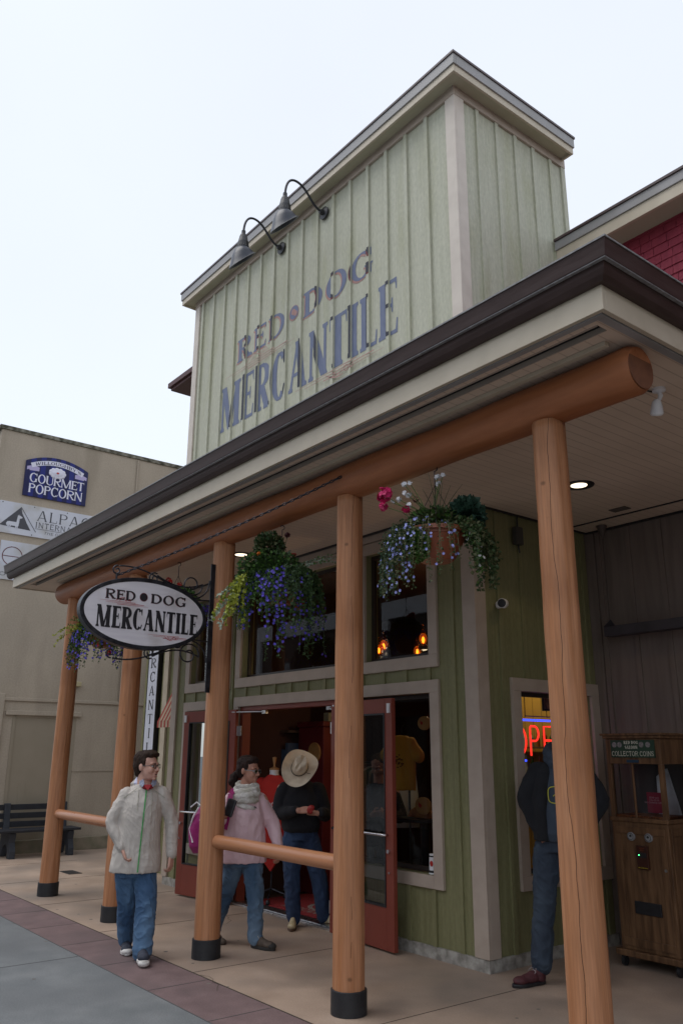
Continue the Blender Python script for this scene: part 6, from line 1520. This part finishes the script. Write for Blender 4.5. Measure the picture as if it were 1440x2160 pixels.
mb = MB(); L = [(-.035-.012*i/14, 0, 1.30-.04*i) for i in range(14)]; strip(mb, [(p[0], surf_y(jo, p[0], p[2], -.15)-.001, p[2]) for p in L], .018, .003); mb.build('placket', J2, t)
mb = MB(); yy = surf_y(jo, .035, 1.235, -.15); mb.prism([(.012, yy-.002, 1.238), (.045, yy-.002, 1.232), (.050, yy-.002, 1.225), (.030, yy-.002, 1.247)], (0, -.004, 0)); mb.build('chest_logo', M_black, t)
M_scarf = pmat('cream knitted scarf', (.42, .40, .34), (.66, .64, .62), scale=14, rough=.95, bump=.9, bscale=60)
def scarf(mb):
    for k_, (rr_, z, r_) in enumerate(((.080, 1.440, .024), (.098, 1.408, .028), (.104, 1.375, .030), (.096, 1.342, .027), (.08, 1.312, .022))):
        mb.tube([(-.062+rr_*cos(R(a))*1.05, -.02-.012*k_+rr_*sin(R(a))*.95, z+.018*sin(R(a*1+60*k_))-(.02*k_ if sin(R(a)) < 0 else 0)) for a in range(0, 360, 15)], r_, 12, closed=True)
blob('scarf', M_scarf, t, scarf, .0075, 1, .006, 24, (1, 1, 1))
def jeans(mb):
    loft(mb, [((-.065, .02, .70), .175, .125), ((-.065, .02, .78), .175, .13), ((-.065, .02, .88), .16, .12)])
    limb(mb, [(-.14, .03, .76), (-.225, .12, .44), (-.335, .27, .10)], [.102, .075, .070]); limb(mb, [(.015, .0, .76), (.060, -.045, .43), (.070, -.025, .085)], [.102, .078, .070])
blob('jeans', D2, t, jeans, .007, 1, .008, 8, (1, 1, 1.1), 2, cr=.006, cf=13)
tan = pmat('grey brown boot', (.075, .055, .042), (.12, .09, .07), scale=30, rough=.8); blk = pmat('dark outsole', (.03, .028, .026), rough=.8); cr_ = pmat('cream laces', (.50, .45, .36), rough=.8)
o = shoe(t, (.040, -.005, .0), (.80, -.62), .265, .048, (tan, blk, cr_), boot=.03)
mb = MB(); mb.sphere((.040+.80*.228, -.62*.228-.005, .036), (.044, .044, .030), 14); mb.build('toe_cap', blk, o, smooth=True)
shoe(t, (-.37, .32, .02), (.6, -.8), .265, .048, (tan, blk, cr_), boot=.03, tilt=R(-12))
wl = thing('wallet', 'black zipped wallet held up in the hand of the woman in pink', 'wallet'); wl.location = t.matrix_basis @ Vector((0, 0, 0)); wl.rotation_euler = t.rotation_euler
Mw = Matrix.Translation((-.205, -.235, 1.235)) @ Matrix.Rotation(R(18), 4, 'Y') @ Matrix.Rotation(R(-25), 4, 'Z')
mb = MB(); xf(mb, Mw, lambda m: m.box(-.045, .045, -.016, .016, -.075, .085)); mb.build('case', M_black, wl, bevel=.012); mb = MB(); xf(mb, Mw, lambda m: m.tube([(-.046, 0, -.07), (-.046, 0, .08)], .004, 6)); mb.build('zip', M_iron, wl)
bp = thing('backpack', 'magenta backpack with white piping on the back of the woman in pink', 'backpack'); bp.location = wl.location.copy(); bp.rotation_euler = t.rotation_euler
M_mag = pmat('magenta nylon', (.28, .012, .13), (.34, .02, .17), scale=6, rough=.5, bump=.2, bscale=20)
def bag(mb): loft(mb, [((-.44, .22, .80), .12, .09), ((-.45, .22, .86), .15, .12), ((-.45, .22, 1.02), .16, .13), ((-.43, .21, 1.16), .14, .11), ((-.40, .20, 1.24), .09, .07)])
blob('bag', M_mag, bp, bag, .010, 2, .010, 9, (1, 1, .6))
mb = MB(); mb.tube([(-.56, .13, .90), (-.60, .18, 1.02), (-.57, .14, 1.13), (-.52, .1, 1.22)], .008, 8); mb.tube([(-.60, .20, 1.22), (-.54, .12, 1.27), (-.47, .1, 1.22), (-.5, .1, 1.1)], .007, 8); mb.build('piping', M_white, bp)
mb = MB(); L = [(-.175, .0, 1.40), (-.205, -.075, 1.36), (-.215, -.115, 1.28), (-.225, -.125, 1.16), (-.25, -.09, 1.04)]; strip(mb, [(a, b-.035, c) for a, b, c in L], .05, .012, (-.2, -.97, .1)); mb.build('strap', M_mag, bp)

# ---- the man in the cowboy hat
loc = (-2.4, -.05, 0)
t = thing('person', 'man in black sweater and jeans, head bowed under a cream hat, in the doorway', 'person', loc, face_cam(loc))
H = head_matrix((-.175, -.13, 1.53), R(8), R(58), R(-14), 1.04)
def body(mb):
    xf(mb, H, head_fill); limb(mb, [(-.165, .06, 1.38), (-.17, -.07, 1.50)], [.07, .058])
    loft(mb, [((-.15, .05, .90), .16, .12), ((-.15, .05, 1.1), .17, .13), ((-.15, .06, 1.3), .17, .12), ((-.155, .07, 1.40), .12, .08)])
    limb(mb, [(-.36, .05, 1.36), (-.40, .03, 1.09), (-.175, -.25, 1.155)], [.055, .045, .030]); hand(mb, (-.165, -.255, 1.155), (1, -.12, .12), (.0, .8, -.55), 1.0, 1.0, 1)
    limb(mb, [(.05, .05, 1.36), (.125, .03, 1.09), (.035, -.25, 1.13)], [.055, .045, .030]); hand(mb, (.030, -.255, 1.13), (-.85, -.20, .10), (.0, .6, .7), 1.0, 1.0, 1)
    limb(mb, [(-.235, .05, .85), (-.232, .03, .45), (-.205, .0, .10)], [.075, .05, .04]); limb(mb, [(-.05, .05, .85), (.06, .05, .45), (.11, .08, .10)], [.075, .05, .04])
blob('body', SK2, t, body, .0062, 2, post=eye_dent(H)); face_parts(t, H, 0, pmat('grey hair', (.2, .18, .16), rough=.7))
def hair(mb): xf(mb, H, lambda m: (m.sphere((0, .045, .02), (.080, .078, .085), 18),))
blob('hair', MATS['grey hair'], t, hair, .008, 1, .003, 40)
M_swt = pmat('black knit', (.006, .006, .009), (.011, .011, .015), scale=20, rough=.95, bump=.3, bscale=120)
def swt(mb):
    loft(mb, [((-.15, .05, .925), .185, .155), ((-.15, .045, .97), .205, .175), ((-.15, .04, 1.10), .215, .175), ((-.15, .05, 1.24), .225, .155), ((-.155, .06, 1.34), .215, .125), ((-.16, .06, 1.41), .15, .10), ((-.165, .05, 1.46), .075, .07)], 28)
    limb(mb, [(-.335, .05, 1.345), (-.400, .03, 1.095), (-.205, -.225, 1.152)], [.088, .076, .048]); limb(mb, [(.03, .05, 1.345), (.125, .03, 1.095), (.065, -.225, 1.13)], [.088, .076, .048])
blob('sweater', M_swt, t, swt, .010, 2, .010, 6, (1, 1, .6), 4)
def jeans(mb):
    loft(mb, [((-.145, .05, .84), .185, .135), ((-.145, .05, .93), .18, .14), ((-.145, .05, 1.0), .17, .13)])
    limb(mb, [(-.235, .05, .84), (-.232, .03, .45), (-.205, .0, .085)], [.112, .086, .076]); limb(mb, [(-.05, .05, .84), (.06, .05, .45), (.11, .085, .09)], [.112, .086, .076])
blob('jeans', D3, t, jeans, .008, 1, .007, 8, (1, 1, 1.1), 6, cr=.006, cf=13)
bt = pmat('cream leather boot', (.42, .34, .20), (.50, .42, .27), scale=10, rough=.4); btk = pmat('brown boot sole', (.08, .04, .02), rough=.6)
shoe(t, (-.205, .02, 0), (-.05, -1), .29, .044, (bt, btk, bt), name='boot', laces=False); shoe(t, (.085, .10, 0), (.85, -.5), .29, .044, (bt, btk, bt), name='boot', laces=False)
hat = thing('cowboy_hat', 'cream felt cowboy hat with creased crown and curled brim on the bowed head', 'hat'); hat.location = loc; hat.rotation_euler = t.rotation_euler
M_hat = pmat('cream felt', (.62, .51, .38), (.70, .59, .45), scale=9, rough=.8, bump=.1, bscale=80, c3=(.44, .33, .22), s3=6)
HH = Matrix.Translation((-.165, -.205, 1.585)) @ Matrix.Rotation(R(6), 4, 'Z') @ Matrix.Rotation(R(60), 4, 'X') @ Matrix.Rotation(R(-30), 4, 'Z')
mb = MB(); nr, na = 10, 64
vs = []
for side in (0, 1):
    for i in range(nr+1):
        q = i/nr
        for k_ in range(na):
            a = 2*pi*k_/na; rx = .082+(.200-.082)*q; ry = .100+(.222-.100)*q
            x, y = rx*cos(a), ry*sin(a); z = .070*(q**1.6)*abs(cos(a))**2.2-.022*(q**2)*abs(sin(a))**2+.002
            vs.append(HH @ Vector((x*(1-.10*q*abs(cos(a))**3), y, z-(.004 if side else 0))))
N = (nr+1)*na; fs = []
for i in range(nr):
    for k_ in range(na):
        a, b, c, d = i*na+k_, i*na+(k_+1) % na, (i+1)*na+(k_+1) % na, (i+1)*na+k_; fs += [(a, b, c, d), (N+d, N+c, N+b, N+a)]
for k_ in range(na): fs += [(nr*na+k_, nr*na+(k_+1) % na, N+nr*na+(k_+1) % na, N+nr*na+k_), (k_, N+k_, N+(k_+1) % na, (k_+1) % na)]
mb.add(vs, fs); mb.build('brim', M_hat, hat, smooth='auto')
mb = MB(); vs = []; nz = 12
for i in range(nz+1):
    q = i/nz; zz = .125*min(1, q/.72); sc = 1-.18*min(1, q/.72)**1.5
    if q > .72: sc *= cos((q-.72)/.28*pi/2)**.55 if q < 1 else 0.02
    for k_ in range(na):
        a = 2*pi*k_/na; x, y = .083*sc*cos(a), .101*sc*sin(a); z = zz+(.012*sin((q-.72)/.28*pi/2) if q > .72 else 0)
        if i > 4: z += .010*(y/.1)-.040*math.exp(-(x/.013)**2)*min(1, max(0, (q-.5)*4))*(.55+.45*(y < .07)); 
        for s in (-1, 1):
            dd = ((x-s*.060)/.022)**2+((y+.045)/.040)**2
            if zz > .05: x -= s*.016*math.exp(-dd); z -= .012*math.exp(-dd)
        vs.append(HH @ Vector((x, y, z)))
fs = [(i*na+k_, i*na+(k_+1) % na, (i+1)*na+(k_+1) % na, (i+1)*na+k_) for i in range(nz) for k_ in range(na)]+[tuple(nz*na+k_ for k_ in range(na))]
mb.add(vs, fs); mb.build('crown', M_hat, hat, smooth=True)
mb = MB(); mb.tube([HH @ Vector((.0855*cos(2*pi*i/40), .104*sin(2*pi*i/40), .010)) for i in range(40)], .0045, 8, closed=True); mb.tube([HH @ Vector(p) for p in ((.085, -.02, .02), (.11, -.03, .025), (.135, -.02, .034))], .003, 6); mb.build('hat_band', pmat('hat band', (.05, .035, .025), rough=.6), hat)
rw = thing('red_pouch', 'small red pouch held between both hands of the man in the hat', 'pouch'); rw.location = loc; rw.rotation_euler = t.rotation_euler
def pouch(mb): mb.sphere((-.045, -.285, 1.165), (.038, .03, .045), 16); mb.sphere((-.03, -.295, 1.185), (.03, .02, .03), 12)
blob('pouch', pmat('red leather', (.33, .015, .012), rough=.5), rw, pouch, .008, 1, .005, 25)

# ---- the dark figure inside, behind him
loc = (-2.15, .62, 0)
t = thing('person', 'dim figure in dark plaid jacket just inside the doorway behind the hatted man', 'person', loc, face_cam(loc))
H = head_matrix((.02, 0, 1.60), R(-25), R(25), 0, 1.0)
def body(mb):
    xf(mb, H, head_fill); limb(mb, [(.03, .03, 1.36), (.02, .01, 1.50)], [.07, .055]); loft(mb, [((.03, .03, .85), .15, .12), ((.03, .03, 1.2), .16, .12), ((.03, .03, 1.36), .12, .08)])
    limb(mb, [(-.15, .02, 1.32), (-.2, -.02, 1.06), (-.06, -.22, 1.10)], [.055, .045, .03]); hand(mb, (-.05, -.23, 1.10), (.8, -.3, .2), (0, .8, .5), .95, .8, 1)
    limb(mb, [(.2, .02, 1.32), (.27, -.02, 1.06), (.14, -.22, 1.08)], [.055, .045, .03]); hand(mb, (.13, -.23, 1.08), (-.6, -.4, .2), (0, .8, .5), .95, .8, -1)
    limb(mb, [(-.06, .03, .85), (-.08, .03, .1)], [.09, .045]); limb(mb, [(.12, .03, .85), (.14, .03, .1)], [.09, .045])
blob('body', SK2, t, body, .008, 2, post=eye_dent(H)); face_parts(t, H, 0, brown)
def hair(mb): xf(mb, H, lambda m: (m.sphere((0, .03, .055), (.084, .095, .078), 18), m.sphere((0, .06, 0), (.080, .066, .09), 16)))
blob('hair', brown, t, hair, .009, 1, .004, 40)
def swt(mb):
    loft(mb, [((.03, .03, .80), .19, .14), ((.03, .03, 1.1), .20, .15), ((.03, .03, 1.28), .20, .13), ((.03, .03, 1.38), .13, .09), ((.03, .03, 1.42), .07, .07)], 24)
    limb(mb, [(-.13, .03, 1.31), (-.205, -.02, 1.06), (-.075, -.20, 1.10)], [.08, .07, .045]); limb(mb, [(.18, .03, 1.31), (.27, -.02, 1.06), (.155, -.20, 1.08)], [.08, .07, .045])
blob('jacket', pmat('dark plaid', (.012, .014, .02), (.10, .10, .11), scale=22, st=(1, 1, .5), rough=.9, lo=.55, hi=.7), t, swt, .012, 2, .008, 6, (1, 1, .6), 9)
def jeans(mb): loft(mb, [((.03, .03, .78), .17, .13), ((.03, .03, .9), .16, .12)]); limb(mb, [(-.055, .03, .80), (-.08, .03, .09)], [.105, .075]); limb(mb, [(.115, .03, .80), (.14, .03, .09)], [.105, .075])
blob('trousers', pmat('black trousers', (.010, .010, .016), rough=.9), t, jeans, .012, 2, .008, 6)
for x in (-.08, .14): shoe(t, (x, .06, .012), (0, -1), .27, .046, (M_black, blk, M_black), laces=False)

# ---- the man behind the nearest post
loc = (.55, .20, 0)
t = thing('person', 'tall man in black jacket and dark jeans, face hidden by the nearest post', 'person', loc, face_cam(loc))
H = head_matrix((.145, .02, 1.90), R(-8), 0, 0, 1.06)
def body(mb):
    xf(mb, H, head_fill); limb(mb, [(.115, .05, 1.62), (.14, .03, 1.82)], [.075, .062])
    loft(mb, [((.07, .03, 1.0), .16, .12), ((.09, .03, 1.3), .18, .13), ((.10, .04, 1.55), .19, .12), ((.11, .04, 1.66), .12, .08)])
    limb(mb, [(-.09, .04, 1.60), (-.19, .02, 1.37), (-.085, -.06, 1.13)], [.06, .05, .033]); hand(mb, (-.085, -.065, 1.135), (.5, -.1, -.85), (.5, .8, .2), 1.05, .5, -1)
    limb(mb, [(.30, .04, 1.60), (.42, .02, 1.37), (.285, -.06, 1.13)], [.06, .05, .033]); hand(mb, (.285, -.065, 1.13), (-.5, -.1, -.85), (-.5, .8, .2), 1.05, .5, 1)
    limb(mb, [(-.035, .04, 1.0), (-.085, .0, .56), (-.135, -.02, .14)], [.08, .05, .04]); limb(mb, [(.16, .04, 1.0), (.18, .0, .55), (.19, -.02, .12)], [.08, .05, .04])
blob('body', SK2, t, body, .0065, 2, post=eye_dent(H)); face_parts(t, H, 0, brown)
def hair(mb): xf(mb, H, lambda m: (m.sphere((0, .03, .055), (.080, .093, .075), 18), m.sphere((0, .06, .01), (.076, .064, .09), 16)))
blob('hair', brown, t, hair, .009, 1, .003, 40)
M_fl = pmat('black fleece', (.005, .006, .009), (.010, .011, .015), scale=10, rough=.95, bump=.3, bscale=100)
M_hd = pmat('slate hoodie', (.032, .045, .068), (.045, .06, .085), scale=8, rough=.95, bump=.3, bscale=90)
def hoodie(mb):
    loft(mb, [((.07, .02, 1.055), .165, .155), ((.075, .01, 1.12), .18, .175), ((.085, .01, 1.3), .185, .170), ((.10, .02, 1.5), .185, .150), ((.105, .03, 1.62), .14, .11), ((.11, .03, 1.68), .09, .09)], 26)
    mb.tube([(.125+.105*cos(R(a)), .03+.10*sin(R(a)), 1.76+.05*sin(R(a))) for a in range(0, 360, 15)], .040, 12, closed=True)
    mb.tube([(.125+.10*cos(R(a)), .03+.10*sin(R(a)), 1.70+.04*sin(R(a))) for a in range(0, 360, 15)], .045, 12, closed=True)
ho = blob('hoodie', M_hd, t, hoodie, .010, 2, .008, 7, (1, 1, .6), 2)
def fleece(mb):
    for s, xs in ((-1, (-.055, -.06, -.055, -.02)), (1, (.225, .24, .265, .235))):
        loft(mb, [((xs[0], .03, 1.06), .075, .16), ((xs[1], .02, 1.2), .078, .175), ((xs[2], .02, 1.4), .088, .165), ((xs[3], .03, 1.60), .075, .125), ((xs[3]*.8+.022, .04, 1.67), .05, .07)])
    loft(mb, [((.085, .10, 1.06), .20, .09), ((.09, .10, 1.3), .21, .10), ((.10, .09, 1.58), .19, .085), ((.11, .08, 1.68), .11, .06)])
    limb(mb, [(-.065, .04, 1.595), (-.185, .02, 1.385), (-.100, -.045, 1.165)], [.092, .082, .055]); limb(mb, [(.275, .04, 1.595), (.425, .02, 1.385), (.300, -.045, 1.165)], [.092, .082, .055])
blob('fleece_jacket', M_fl, t, fleece, .010, 2, .010, 6, (1, 1, .6), 7)
mb = MB(); pts = []
for a in range(0, 360, 20):
    x = .085+.085*math.copysign(abs(cos(R(a)))**.5, cos(R(a))); z = 1.42+.065*math.copysign(abs(sin(R(a)))**.5, sin(R(a))); pts.append((x, surf_y(ho, x, z, -.14)-.003, z))
mb.tube(pts, .004, 6, closed=True); mb.tube([(.04, surf_y(ho, .04, 1.41)-.004, 1.41), (.075, surf_y(ho, .075, 1.44)-.004, 1.44), (.12, surf_y(ho, .12, 1.40)-.004, 1.40)], .004, 6); mb.build('chest_emblem', pmat('yellow print', (.50, .48, .05), rough=.8), t)
def jeans(mb):
    loft(mb, [((.065, .03, .97), .195, .135), ((.07, .03, 1.05), .185, .14), ((.075, .03, 1.12), .175, .13)])
    limb(mb, [(-.035, .04, .97), (-.085, .0, .56), (-.135, -.02, .135)], [.115, .088, .082]); limb(mb, [(.16, .04, .97), (.18, .0, .55), (.19, -.02, .12)], [.115, .088, .080])
blob('jeans', D4, t, jeans, .008, 1, .007, 8, (1, 1, 1.1), 11, cr=.006, cf=12)
mar = pmat('maroon trainer', (.055, .012, .016), (.09, .022, .028), scale=25, rough=.7)
shoe(t, (-.115, -.01, 0), (-.75, -.62), .31, .054, (mar, M_black, pmat('grey laces', (.3, .25, .25), rough=.8)), boot=.015, h=.09); shoe(t, (.19, .01, 0), (.2, -1), .31, .054, (mar, M_black, MATS['grey laces']), boot=.015)
